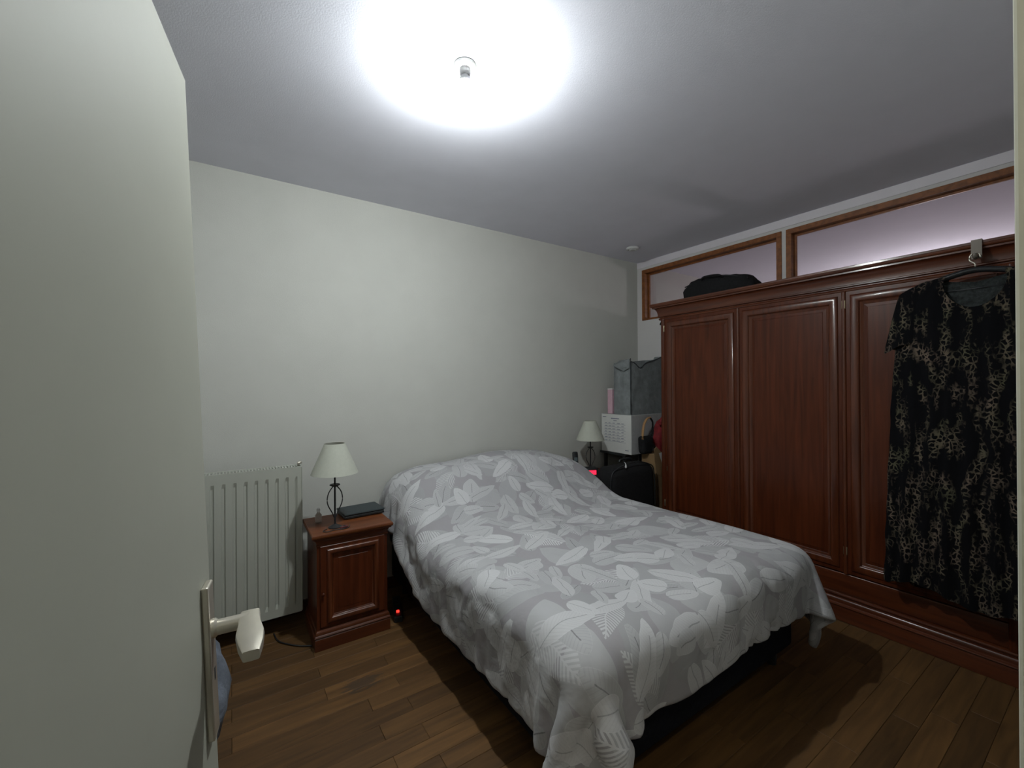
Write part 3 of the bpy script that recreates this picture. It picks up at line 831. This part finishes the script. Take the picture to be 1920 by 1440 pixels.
# ------------------------------------------------------------------ duvet: a sheet let fall over mattress and pillows
def sm(a, b, x):
    t_ = np.clip((x - a) / (b - a), 0, 1); return t_ * t_ * (3 - 2 * t_)
def duvet_mesh():
    s = 0.021
    cxm, wid, length = 1.625, 2.12, 2.24
    nx, ny = int(wid / s) + 1, int(length / s) + 1
    gi, gj = np.meshgrid(np.arange(nx), np.arange(ny))
    U = (gi - (nx - 1) / 2) * s; V = gj * s
    P = np.zeros((ny, nx, 3))
    P[..., 0] = cxm + U * 0.995; P[..., 1] = 2.905 - V * 0.985; P[..., 2] = 0.96
    rng = np.random.RandomState(5)
    P[..., 2] += rng.randn(ny, nx) * 0.002
    X = P.copy(); Vv = np.zeros_like(P)
    x0, x1, y0, y1 = 0.865, 2.395, 0.915, 3.3
    R = 0.075
    def height(x, y):
        sx = np.clip(1 - np.abs((x - 1.62) / 0.88) ** 4, 0, 1)
        sy = sm(2.12, 2.56, y) * (1 - sm(2.80, 3.02, y))
        lump = 0.014 * np.sin(x * 5.1 + 1.0) * np.sin(y * 3.7 + 0.6) + 0.010 * np.sin(x * 9.3 + y * 4.1)
        return 0.585 + 0.285 * sx * sy + lump
    def collide(P, Pold, fr):
        x, y, z = P[..., 0], P[..., 1], P[..., 2]
        h = height(x, y)
        qx = np.abs(x - (x0 + x1) / 2) - (x1 - x0) / 2 + R
        qy = np.abs(y - (y0 + y1) / 2) - (y1 - y0) / 2 + R
        qz = z - h + R
        mx, my, mz = np.maximum(qx, 0), np.maximum(qy, 0), np.maximum(qz, 0)
        ln = np.sqrt(mx * mx + my * my + mz * mz)
        inner = np.minimum(np.maximum(np.maximum(qx, qy), qz), 0)
        d = ln + inner - R
        hit = d < 0
        g = np.stack([mx * np.sign(x - (x0 + x1) / 2), my * np.sign(y - (y0 + y1) / 2), mz], -1)
        gl = np.maximum(ln, 1e-9)[..., None]
        g = g / gl
        deep = ln < 1e-8
        if deep.any():
            q = np.stack([qx, qy, qz], -1)
            am = np.argmax(q, -1)
            sg = np.stack([np.sign(x - (x0 + x1) / 2), np.sign(y - (y0 + y1) / 2), np.ones_like(x)], -1)
            gd = np.zeros_like(g)
            np.put_along_axis(gd, am[..., None], np.take_along_axis(sg, am[..., None], -1), -1)
            g = np.where(deep[..., None], gd, g)
        corr = np.where(hit[..., None], -d[..., None] * g, 0)
        P = P + corr
        # friction on contact
        mv = P - Pold
        P = np.where(hit[..., None], P - mv * fr, P)
        P[..., 1] = np.minimum(P[..., 1], 2.915)
        P[..., 2] = np.maximum(P[..., 2], 0.03)
        # the two bedside cabinets
        for (a, b, c) in ((0.800, 2.44, 0.64), (2.475, 2.56, 0.64)):
            if a < 1:
                m_ = (P[..., 0] < a) & (P[..., 1] > c * 0 + 2.44) & (P[..., 2] < 0.64)
                P[..., 0] = np.where(m_, a, P[..., 0])
            else:
                m_ = (P[..., 0] > a) & (P[..., 1] > 2.30) & (P[..., 2] < 0.72)
                P[..., 0] = np.where(m_, a, P[..., 0])
        return P
    def con(P, a, b, L, k):
        A = P[a]; B = P[b]
        d = B - A
        l = np.sqrt((d * d).sum(-1, keepdims=True)) + 1e-9
        c = d * (0.5 * k * (l - L) / l)
        P[a] = A + c; P[b] = B - c
    S = slice
    cons = []
    for st in (0, 1):
        n2 = (nx - st) // 2
        cons.append(((S(None), S(st, st + 2 * n2, 2)), (S(None), S(st + 1, st + 1 + 2 * n2, 2)), s, 1.0))
        m2 = (ny - st) // 2
        cons.append(((S(st, st + 2 * m2, 2), S(None)), (S(st + 1, st + 1 + 2 * m2, 2), S(None)), s, 1.0))
    for st in (0, 1):
        m2 = (ny - st) // 2
        cons.append(((S(st, st + 2 * m2, 2), S(0, nx - 1)), (S(st + 1, st + 1 + 2 * m2, 2), S(1, nx)), s * 2 ** .5, 0.35))
        cons.append(((S(st, st + 2 * m2, 2), S(1, nx)), (S(st + 1, st + 1 + 2 * m2, 2), S(0, nx - 1)), s * 2 ** .5, 0.35))
    # bending: skip three
    for st in range(0, 6, 3):
        n6 = (nx - 4 - st) // 6 + 1
        cons.append(((S(None), S(st, st + 6 * n6, 6)), (S(None), S(st + 3, st + 3 + 6 * n6, 6)), 3 * s, 0.30))
        m6 = (ny - 4 - st) // 6 + 1
        cons.append(((S(st, st + 6 * m6, 6), S(None)), (S(st + 3, st + 3 + 6 * m6, 6), S(None)), 3 * s, 0.30))
    dt = 1 / 60
    for it in range(150):
        Vv *= 0.95
        Vv[..., 2] -= 5.0 * dt
        Q = P + Vv * dt
        Pold = P
        for k in range(16):
            for (a, b, L_, kk) in cons: con(Q, a, b, L_, kk)
            if k % 4 == 0: Q = collide(Q, Pold, 0.25); Q[0, :, 1] = 2.905
        Q = collide(Q, Pold, 0.7)
        Vv = (Q - P) / dt
        P = Q
    # soften
    for k in range(2):
        Q = P.copy()
        Q[1:-1, 1:-1] = 0.5 * P[1:-1, 1:-1] + 0.125 * (P[:-2, 1:-1] + P[2:, 1:-1] + P[1:-1, :-2] + P[1:-1, 2:])
        P = Q
    # slack in the cloth where it hangs: ridges that die out on the flat top
    Tu = np.zeros_like(P); Tv = np.zeros_like(P)
    Tu[:, 1:-1] = P[:, 2:] - P[:, :-2]; Tu[:, 0] = Tu[:, 1]; Tu[:, -1] = Tu[:, -2]
    Tv[1:-1] = P[2:] - P[:-2]; Tv[0] = Tv[1]; Tv[-1] = Tv[-2]
    Nn = np.cross(Tv, Tu); Nn /= np.linalg.norm(Nn, axis=-1, keepdims=True) + 1e-9
    Nn *= np.sign(Nn[..., 2:3] + 1e-3)
    steep = np.clip(1.15 - np.abs(Nn[..., 2]), 0.06, 1.0)
    for j in range(ny):
        for i in range(nx):
            u_, v_ = U[j, i], V[j, i]
            side = abs(u_) > 0.78
            q = Vector((u_ * 3.2, v_ * 8.5, 0.3)) if side else Vector((u_ * 8.0, v_ * 3.4, 7.7))
            a_ = 1 - 2 * abs(noise.noise(q + Vector((noise.noise(q * 0.6) * 0.8, 0, 0))))
            P[j, i] += Nn[j, i] * (0.016 * steep[j, i] * (a_ - 0.2))
    verts = P.reshape(-1, 3)
    faces = []
    for j in range(ny - 1):
        for i in range(nx - 1):
            a = j * nx + i
            faces.append((a, a + nx, a + nx + 1, a + 1))
    return verts, faces, np.stack([U.ravel() + 2, V.ravel()], -1)
dv, df, duv = duvet_mesh()
me = bpy.data.meshes.new('duvet')
me.from_pydata([tuple(v) for v in dv], [], df)
uvl = me.uv_layers.new(name='UVMap')
li = np.empty(len(me.loops), dtype=np.int32); me.loops.foreach_get('vertex_index', li)
uvl.data.foreach_set('uv', duv[li].astype(np.float32).ravel())
for p in me.polygons: p.use_smooth = True
me.materials.append(DUVETM)
duvet = bpy.data.objects.new('duvet', me); col.objects.link(duvet)
so = duvet.modifiers.new('thick', 'SOLIDIFY'); so.thickness = 0.022; so.offset = 1.0
ss = duvet.modifiers.new('smooth', 'SUBSURF'); ss.levels = 1; ss.render_levels = 1
tag(duvet, 'pale grey duvet printed with white leaves draped over the bed', 'duvet')

# ------------------------------------------------------------------ far corner: table, carton, bags
t = thing('corner_table', 'slim dark table in the corner carrying the white carton', 'table', (3.22, 2.76, 0))
obj('table_top', box(-0.25, 0.29, -0.14, 0.175, 0.757, 0.777, 0.003, 1), BLACK, t)
for x in (-0.235, 0.27):
    for y in (-0.12, 0.11):
        obj('leg', box(x - 0.012, x + 0.012, y - 0.012, y + 0.012, 0, 0.7575), BLACK, t)
t = thing('carton', 'white carton with a printed sheet on its side beneath the grey bag', 'box', (3.21, 2.74, 0.777))
obj('carton_body', box(-0.225, 0.22, -0.182, 0.182, 0.0, 0.355, 0.003, 1), plain('greyish white board', (0.36, 0.36, 0.36), 0.8), t)
sheet = obj('printed_sheet', box(-0.2275, -0.2255, -0.18, 0.18, 0.002, 0.354), WHITEP, t)
pt_rows = []
def ink(y0, y1, z0, z1):
    obj('printed_line', box(-0.2285, -0.2276, y0, y1, z0, z1), INK, sheet)
rk = random.Random(11)
ink(-0.04, 0.06, 0.312, 0.320); ink(-0.01, 0.03, 0.294, 0.300)
ink(0.12, 0.165, 0.325, 0.331)
for k in range(7):
    z = 0.262 - k * 0.027
    ink(-0.115, 0.145, z, z + 0.002)
    for (a, b) in ((0.105, 0.140), (0.055, 0.095), (0.005, 0.045), (-0.05, -0.008), (-0.105, -0.06)):
        e = rk.uniform(0, 0.014)
        ink(a + e, b - rk.uniform(0, 0.01), z + 0.008, z + 0.0125)
ink(-0.15, -0.11, 0.030, 0.037)

# grey fabric bag: open tote with sagging rim
def soft_box(hx, hy, h, rim, bulge, nseg=14, nz=10, thick=0.006):
    bm = bmesh.new()
    loop = []
    for k in range(nseg): loop.append((-1 + 2 * k / nseg, -1))
    for k in range(nseg): loop.append((1, -1 + 2 * k / nseg))
    for k in range(nseg): loop.append((1 - 2 * k / nseg, 1))
    for k in range(nseg): loop.append((-1, 1 - 2 * k / nseg))
    rings = []
    for j in range(nz + 1):
        f = j / nz
        rg = []
        for (a, b) in loop:
            zt = h + rim(a, b)
            z = f * zt
            bl = bulge * math.sin(PI * min(1, f * 1.05)) 
            ea = 1 + bl * (1 - abs(b) ** 4 if abs(a) == 1 else 0.5)
            eb = 1 + bl * (1 - abs(a) ** 4 if abs(b) == 1 else 0.5)
            nzv = noise.noise(Vector((a * 2.1 + 3, b * 2.1, z * 7))) * 0.012
            rg.append(bm.verts.new((a * hx * ea + nzv, b * hy * eb + nzv, z)))
        rings.append(rg)
    n = len(loop)
    for a, b in zip(rings, rings[1:]):
        for k in range(n): bm.faces.new((a[k], a[(k + 1) % n], b[(k + 1) % n], b[k]))
    bm.faces.new(rings[0][::-1])
    # inside bottom a little lower than the rim
    inner = [bm.verts.new((v.co.x * 0.97, v.co.y * 0.97, v.co.z - 0.004)) for v in rings[-1]]
    low = [bm.verts.new((v.co.x * 0.93, v.co.y * 0.93, 0.30 * h)) for v in rings[-1]]
    for k in range(n):
        k2 = (k + 1) % n
        bm.faces.new((rings[-1][k], rings[-1][k2], inner[k2], inner[k]))
        bm.faces.new((inner[k], inner[k2], low[k2], low[k]))
    bm.faces.new(low)
    return bm
t = thing('storage_bag', 'slouching grey fabric storage bag atop the white carton', 'bag', (3.24, 2.69, 1.132))
rimf = lambda a, b: (0.030 * abs(a) ** 2 + 0.03 * a - 0.05 * math.exp(-((a + 0.42) / 0.25) ** 2)) if b < 0 else (0.015 + 0.02 * a)
obj('bag_body', soft_box(0.225, 0.10, 0.485, rimf, 0.035), GREYF, t, smooth=True, angle=60)
pts = [(-0.226 - 0.002, -0.1, z) for z in (0.01, 0.15, 0.3, 0.44, 0.50)]
obj('corner_piping', tube([(-0.232, -0.106, 0.01), (-0.236, -0.108, 0.12), (-0.238, -0.109, 0.25), (-0.235, -0.108, 0.4), (-0.228, -0.103, 0.515)], 0.004, 6), GREYD, t)
rim_pts = [(a * 0.2265, -0.1015, 0.487 + rimf(a, -1)) for a in [-1 + 2 * k / 20 for k in range(21)]]
obj('rim_piping', tube(rim_pts, 0.0042, 6), GREYD, t)
# a corner of the rim folded outwards
bm = bmesh.new()
q = [(-0.225, -0.09, 0.51), (-0.225, 0.03, 0.50), (-0.285, 0.055, 0.455), (-0.262, 0.01, 0.425), (-0.232, -0.03, 0.40), (-0.228, -0.09, 0.43)]
vs = [bm.verts.new(c) for c in q]; vs2 = [bm.verts.new((c[0] - 0.006, c[1] - 0.004, c[2])) for c in q]
bm.faces.new(vs); bm.faces.new(vs2[::-1])
for k in range(6): bm.faces.new((vs[k], vs[(k + 1) % 6], vs2[(k + 1) % 6], vs2[k]))
obj('folded_corner', bm, GREYF, t)
t = thing('paper_bag', 'narrow pink paper bag pushed behind the grey storage bag', 'paper bag', (3.10, 2.845, 1.132))
obj('bag_body', box(-0.085, 0.20, -0.03, 0.03, 0, 0.24, 0.004, 1), PINK, t)
obj('bag_rim', box(-0.086, 0.201, -0.031, 0.031, 0.23, 0.242, 0.002, 1), WHITEP, t)

# open cardboard box, handbag and red bag standing on it
t = thing('cardboard_box', 'open cardboard box wedged behind the black suitcase', 'box', (3.29, 2.470, 0))
bm = bmesh.new()
add_box(bm, -0.17, 0.19, -0.075, -0.070, 0, 0.79); add_box(bm, -0.17, 0.19, 0.082, 0.087, 0, 0.79)
add_box(bm, -0.17, -0.165, -0.070, 0.082, 0, 0.79); add_box(bm, 0.185, 0.19, -0.070, 0.082, 0, 0.79)
add_box(bm, -0.165, 0.185, -0.070, 0.082, 0.782, 0.787); add_box(bm, -0.165, 0.185, -0.070, 0.082, 0, 0.005)
obj('box_body', bm, CARDB, t)
def flap(q, m, nm='flap'):
    bm = bmesh.new()
    a = [bm.verts.new(c) for c in q]; b = [bm.verts.new((c[0] + .001, c[1] + 0.004, c[2] + 0.002)) for c in q]
    bm.faces.new(a); bm.faces.new(b[::-1])
    for k in range(len(q)): bm.faces.new((a[k], a[(k + 1) % len(q)], b[(k + 1) % len(q)], b[k]))
    return obj(nm, bm, m, t)
flap([(-0.168, -0.075, 0.62), (-0.115, -0.081, 0.60), (-0.10, -0.083, 0.80), (-0.175, -0.079, 0.86), (-0.205, -0.078, 0.84), (-0.20, -0.077, 0.74)], CARDB)
flap([(-0.07, -0.076, 0.785), (0.06, -0.076, 0.785), (0.03, -0.105, 0.875), (-0.035, -0.115, 0.85)], CARDB)
flap([(-0.150, -0.086, 0.80), (-0.115, -0.087, 0.805), (-0.05, -0.083, 0.66), (-0.075, -0.082, 0.645)], WHITEP, 'tape')
t = thing('handbag', 'small black handbag with a tan hoop handle in the corner', 'handbag', (3.100, 2.495, 0.7875))
bm = bmesh.new()
add_box(bm, -0.075, 0.075, -0.035, 0.035, 0, 0.16, 0.028, 4)
for v in bm.verts:
    v.co.x *= 1.0 - 0.22 * (0.16 - v.co.z) / 0.16 * 0.6
    v.co += Vector((noise.noise(v.co * 18), noise.noise(v.co * 17 + Vector((3, 0, 0))), 0)) * 0.006
obj('bag_body', bm, BLACKF, t, smooth=True, angle=60)
obj('hoop_handle', tube(curve_pts([(-0.066, -0.02, 0.135), (-0.064, -0.02, 0.20), (-0.045, -0.02, 0.27), (-0.005, -0.02, 0.315), (0.035, -0.02, 0.325)], 6), 0.013, 8, flat=0.6), TAN, t, smooth=True)
obj('handle_end', tube(curve_pts([(0.035, -0.02, 0.325), (0.07, -0.02, 0.28), (0.075, -0.01, 0.2), (0.06, -0.0, 0.14)], 6), 0.008, 8), BLACKF, t, smooth=True)
t = thing('red_bag', 'crumpled dark red cloth bag beside the black handbag', 'bag', (3.315, 2.475, 0.787))
bm = bmesh.new()
bmesh.ops.create_icosphere(bm, subdivisions=4, radius=1.0)
for v in bm.verts:
    n_ = v.co.copy()
    k_ = 1 + 0.22 * noise.noise(n_ * 2.2) + 0.10 * noise.noise(n_ * 5)
    v.co = Vector((n_.x * 0.11 * k_, n_.y * 0.055 * k_, 0.152 + n_.z * 0.16 * k_))
    v.co.z = max(v.co.z, 0.001)
obj('bag_body', bm, REDF, t, smooth=True)
obj('bag_neck', tube(curve_pts([(-0.03, -0.04, 0.28), (-0.075, -0.045, 0.29), (-0.09, -0.045, 0.268), (-0.105, -0.045, 0.27)], 5), 0.022, 10, taper=[1 - 0.5 * k / 15 for k in range(16)]), REDF, t, smooth=True)
obj('strap', tube(curve_pts([(-0.08, -0.052, 0.25), (-0.02, -0.062, 0.20), (0.03, -0.07, 0.235), (0.08, -0.064, 0.22)], 6), 0.007, 6), BLACKF, t, smooth=True)

# black suitcase
t = thing('suitcase', 'upright black soft suitcase squeezed between bed and wardrobe', 'suitcase', (2.78, 2.445, 0))
bm = box(-0.285, 0.270, -0.105, 0.105, 0.03, 0.735, 0.07, 5)
for v in bm.verts:
    if v.co.z > 0.5:
        v.co.z += 0.055 * (1 - (v.co.x / 0.275) ** 2) - 0.02
    v.co += Vector((0, 1, 0)) * 0.006 * noise.noise(v.co * 6)
obj('case_body', bm, BLACKF, t, smooth=True, angle=60)
obj('piping', tube(curve_pts([(-0.272, -0.085, 0.10), (-0.275, -0.088, 0.40), (-0.268, -0.085, 0.66), (-0.20, -0.088, 0.732), (0, -0.09, 0.768), (0.19, -0.088, 0.732), (0.256, -0.085, 0.66), (0.265, -0.088, 0.4), (0.262, -0.085, 0.1)], 5), 0.005, 6), BLACK, t, smooth=True)
obj('carry_handle', tube(curve_pts([(-0.08, 0, 0.762), (-0.06, 0, 0.780), (0.04, 0, 0.782), (0.07, 0, 0.764)], 5), 0.009, 8), BLACK, t, smooth=True)
o = obj('luggage_tag', tube(curve_pts([(-0.075, -0.05, 0.768), (-0.10, -0.085, 0.762), (-0.12, -0.106, 0.735)], 4), 0.006, 6, taper=[0.5] * 5 + [1.0, 1.2, 1.4, 1.2]), PLAST, t, smooth=True)
for x in (-0.21, 0.20):
    w_ = obj('wheel', lathe([(0, -0.012), (0.02, -0.012), (0.024, -0.006), (0.024, 0.006), (0.02, 0.012), (0, 0.012)], 16), BLACK, t)
    w_.rotation_euler = (PI / 2, 0, 0); w_.location = (x, 0.06, 0.024)
    obj('foot', lathe([(0, 0), (0.016, 0), (0.016, 0.035), (0, 0.035)], 12, (x, -0.07, 0)), BLACK, t)

# phone and clock on the second nightstand
t = thing('telephone', 'black cordless telephone standing in its cradle near the clock', 'telephone', (2.535, 2.795, 0.622), -0.3)
obj('cradle', box(-0.04, 0.04, -0.04, 0.05, 0, 0.035, 0.01, 3), BLACK, t, smooth=True, angle=50)
bm = box(-0.025, 0.025, -0.014, 0.014, 0.0, 0.162, 0.012, 3)
hs = obj('handset', bm, BLACK, t, smooth=True, angle=50)
hs.location = (0, 0.002, 0.034); hs.rotation_euler = (-0.12, 0, 0)
obj('screen', box(-0.016, 0.016, -0.0155, -0.0135, 0.078, 0.112), plain('grey screen', (0.10, 0.13, 0.14), 0.3), hs)
obj('keypad', box(-0.017, 0.017, -0.0155, -0.0135, 0.028, 0.070, 0.001, 1), GREYD, hs)
obj('charge_key', box(-0.006, 0.006, -0.0165, -0.0135, 0.016, 0.022), PLAST, hs)
t = thing('alarm_clock', 'black alarm clock with a red lit display by the lamp', 'clock', (2.555, 2.655, 0.622), -0.45)
bm = box(-0.07, 0.07, -0.045, 0.045, 0, 0.080, 0.010, 3)
obj('clock_body', bm, BLACK, t, smooth=True, angle=50)
obj('display', box(-0.050, 0.050, -0.0465, -0.0445, 0.026, 0.062), LEDR, t)

# ------------------------------------------------------------------ black bag on the wardrobe
t = thing('black_bag', 'limp black travel bag lying on top of the wardrobe', 'bag', (3.27, 1.885, 2.087))
bm = bmesh.new()
bmesh.ops.create_icosphere(bm, subdivisions=4, radius=1.0)
for v in bm.verts:
    n_ = v.co.copy()
    k_ = 1 + 0.10 * noise.noise(n_ * 1.8 + Vector((5, 0, 0))) + 0.05 * noise.noise(n_ * 5)
    sq = lambda a, p: math.copysign(abs(a) ** p, a)
    v.co = Vector((sq(n_.x, 0.7) * 0.14 * k_, sq(n_.y, 0.65) * 0.29 * k_, 0.055 + sq(n_.z, 0.6) * 0.125 * k_ * (1 - 0.28 * n_.y * -1 * 0.6)))
    v.co.z = max(v.co.z, 0.0015)
obj('bag_body', bm, BLACKF, t, smooth=True)
obj('zip', tube(curve_pts([(-0.09, -0.26, 0.105), (-0.10, -0.1, 0.155), (-0.10, 0.1, 0.165), (-0.09, 0.26, 0.135)], 6), 0.005, 6), BLACK, t, smooth=True)
obj('handle', tube(curve_pts([(-0.11, -0.08, 0.145), (-0.135, -0.05, 0.165), (-0.135, 0.06, 0.172), (-0.11, 0.10, 0.155)], 6), 0.009, 8), BLACKF, t, smooth=True)
obj('strap', tube(curve_pts([(-0.05, -0.30, 0.05), (-0.08, -0.37, 0.02), (-0.02, -0.43, 0.009), (0.06, -0.36, 0.01)], 6), 0.010, 6, flat=0.5), BLACKF, t, smooth=True)
o = obj('strap_end', tube(curve_pts([(3.09, 2.300, 1.965), (3.085, 2.307, 1.948), (3.07, 2.306, 1.93), (3.06, 2.300, 1.918)], 4), 0.008, 6, flat=0.6), BLACKF, smooth=True)
tag(o, 'short black strap end poking out below the wardrobe cornice', 'strap')

# ------------------------------------------------------------------ hanger with hook over the cornice, dress
HY = 0.447
t = thing('coat_hanger', 'black coat hanger hooked over the wardrobe cornice', 'hanger', (2.93, HY, 1.98))
bm = bmesh.new()
add_box(bm, 0.035, 0.12, -0.018, 0.018, 0.108, 0.112)
add_box(bm, 0.033, 0.037, -0.018, 0.018, 0.02, 0.112)
obj('cornice_hook', bm, CLEAR, t)
obj('hook_lip', tube(curve_pts([(0.035, 0, 0.035), (0.02, 0, 0.022), (0.0, 0, 0.025), (-0.004, 0, 0.04)], 5), 0.009, 8), CLEAR, t, smooth=True)
obj('wire_hook', tube(curve_pts([(0, 0, -0.045), (0, 0, -0.01), (0.0, 0.018, 0.012), (0.0, 0.012, 0.037), (0.0, -0.012, 0.036), (0.0, -0.018, 0.018)], 6), 0.003, 6), CHROME, t, smooth=True)
arm = curve_pts([(0, -0.235, -0.125), (0, -0.16, -0.082), (0, -0.08, -0.052), (0, 0, -0.038), (0, 0.08, -0.052), (0, 0.16, -0.082), (0, 0.235, -0.125)], 6)
obj('shoulder_bar', tube(arm, 0.017, 10, flat=0.85), plain('glossy black plastic', (0.015, 0.016, 0.018), 0.22), t, smooth=True)
obj('cross_bar', tube([(0, -0.205, -0.125), (0, 0.205, -0.125)], 0.004, 8), BLACK, t, smooth=True)

def dress_obj():
    t = thing('dress', 'long dark animal print dress hanging on the wardrobe door', 'dress', (2.93, HY, 0))
    # front+back surface as a closed ring per height: half width w(z), depth d(z), folds
    def halfw(z):
        pts = [(0.33, 0.345), (0.60, 0.335), (0.9, 0.325), (1.2, 0.312), (1.45, 0.300), (1.55, 0.292), (1.70, 0.280), (1.80, 0.270), (1.88, 0.235), (1.93, 0.170)]
        for (a, wa_), (b, wb_) in zip(pts, pts[1:]):
            if a <= z <= b: return wa_ + (wb_ - wa_) * (z - a) / (b - a)
        return pts[0][1] if z < pts[0][0] else pts[-1][1]
    nz, n = 64, 120
    bm = bmesh.new(); rings = []
    for j in range(nz + 1):
        f = j / nz
        rg = []
        for k in range(n):
            a = 2 * PI * k / n
            cy_, cx_ = math.cos(a), math.sin(a)
            ztop = 1.925 - 0.16 * max(0, 1 - (cy_ / 0.52) ** 2) * (1 if cx_ < 0 else 0.45)      # scooped neck
            ztop -= 0.03 * max(0, abs(cy_) - 0.6)
            zbot = 0.36 + 0.02 * math.sin(5 * a) + 0.015 * cy_
            z = zbot + (ztop - zbot) * f
            w = halfw(z)
            dpt = 0.032 + 0.012 * (1 - f)
            amp = 0.014 * (1 - 0.75 * f)
            fold = amp * math.sin(9.0 * cy_ * 3.1 + 2.2 * noise.noise(Vector((cy_ * 2, 0, z * 1.2)))) + 0.008 * noise.noise(Vector((cy_ * 6, 1, z * 5)))
            ex = math.copysign(abs(cx_) ** 0.6, cx_)
            x = ex * (dpt + fold) if abs(cx_) > 1e-6 else 0
            x = min(x, 0.052)
            y = cy_ * w + 0.006 * noise.noise(Vector((3, cy_ * 3, z * 9)))
            rg.append(bm.verts.new((x, y, z)))
        rings.append(rg)
    for a, b in zip(rings, rings[1:]):
        for k in range(n): bm.faces.new((a[k], a[(k + 1) % n], b[(k + 1) % n], b[k]))
    obj('dress_body', bm, DRESSM, t, smooth=True)
    for s in (-1, 1):
        # short flared sleeves hanging down along the sides
        bm = bmesh.new(); rings = []
        for j in range(13):
            f = j / 12
            cy_ = s * (0.218 + 0.037 * f ** 0.8); cz_ = 1.895 - 0.30 * f
            hy_ = 0.055 + 0.025 * f; hx_ = 0.026 + 0.012 * f
            rg = []
            for k in range(28):
                a = 2 * PI * k / 28
                zz = cz_ + (0.028 * math.cos(a) * s * -1) * (1 - f) + (0.010 * math.sin(3 * a) if j == 12 else 0) - 0.02 * f * math.cos(a) * s
                rg.append(bm.verts.new((hx_ * math.sin(a) + 0.004 * math.sin(5 * a) * f, cy_ + hy_ * math.cos(a), zz)))
            rings.append(rg)
        for a, b in zip(rings, rings[1:]):
            for k in range(28): bm.faces.new((a[k], a[(k + 1) % 28], b[(k + 1) % 28], b[k]))
        bm.faces.new(rings[0])
        obj('sleeve', bm, DRESSM, t, smooth=True)
    # grey mesh yoke inside the neck
    bm = bmesh.new()
    g_ = []
    for i in range(13):
        a = -1 + i / 6
        col_ = []
        for j in range(7):
            f = j / 6
            zb = 1.735 + 0.15 * abs(a) ** 2.2
            zt = 1.885 + 0.03 * abs(a)
            col_.append(bm.verts.new((0.006 - 0.022 * (1 - a * a) * (1 - f) + 0.004 * math.sin(9 * a + 4 * f), a * 0.145, zb + (zt - zb) * f)))
        g_.append(col_)
    for a, b in zip(g_, g_[1:]):
        for k in range(6): bm.faces.new((a[k], b[k], b[k + 1], a[k + 1]))
    r_ = bmesh.ops.solidify(bm, geom=bm.faces[:], thickness=0.003)
    obj('neck_yoke', bm, YOKE, t, smooth=True)
    return t
dress_obj()

# ------------------------------------------------------------------ slumped laundry bag behind the door
t = thing('laundry_bag', 'slumped blue-grey cloth bag on the floor behind the door', 'bag', (-0.192, 1.93, 0))
bm = bmesh.new()
bmesh.ops.create_icosphere(bm, subdivisions=4, radius=1.0)
for v in bm.verts:
    n_ = v.co.copy()
    k_ = 1 + 0.16 * noise.noise(n_ * 2 + Vector((1, 2, 3))) + 0.07 * noise.noise(n_ * 6)
    z = 0.285 + n_.z * 0.33 * k_
    tap = 1.0 - 0.42 * max(0, n_.z)
    v.co = Vector((n_.x * 0.185 * k_ * tap + 0.03 * n_.z, n_.y * 0.16 * k_ * tap, max(z, 0.001)))
obj('bag_body', bm, BLUEG, t, smooth=True)
obj('draw_cord', tube([(0.03 + 0.075 * math.cos(2 * PI * k / 16), 0.065 * math.sin(2 * PI * k / 16), 0.555) for k in range(16)], 0.006, 6, closed=True), GREYD, t, smooth=True)
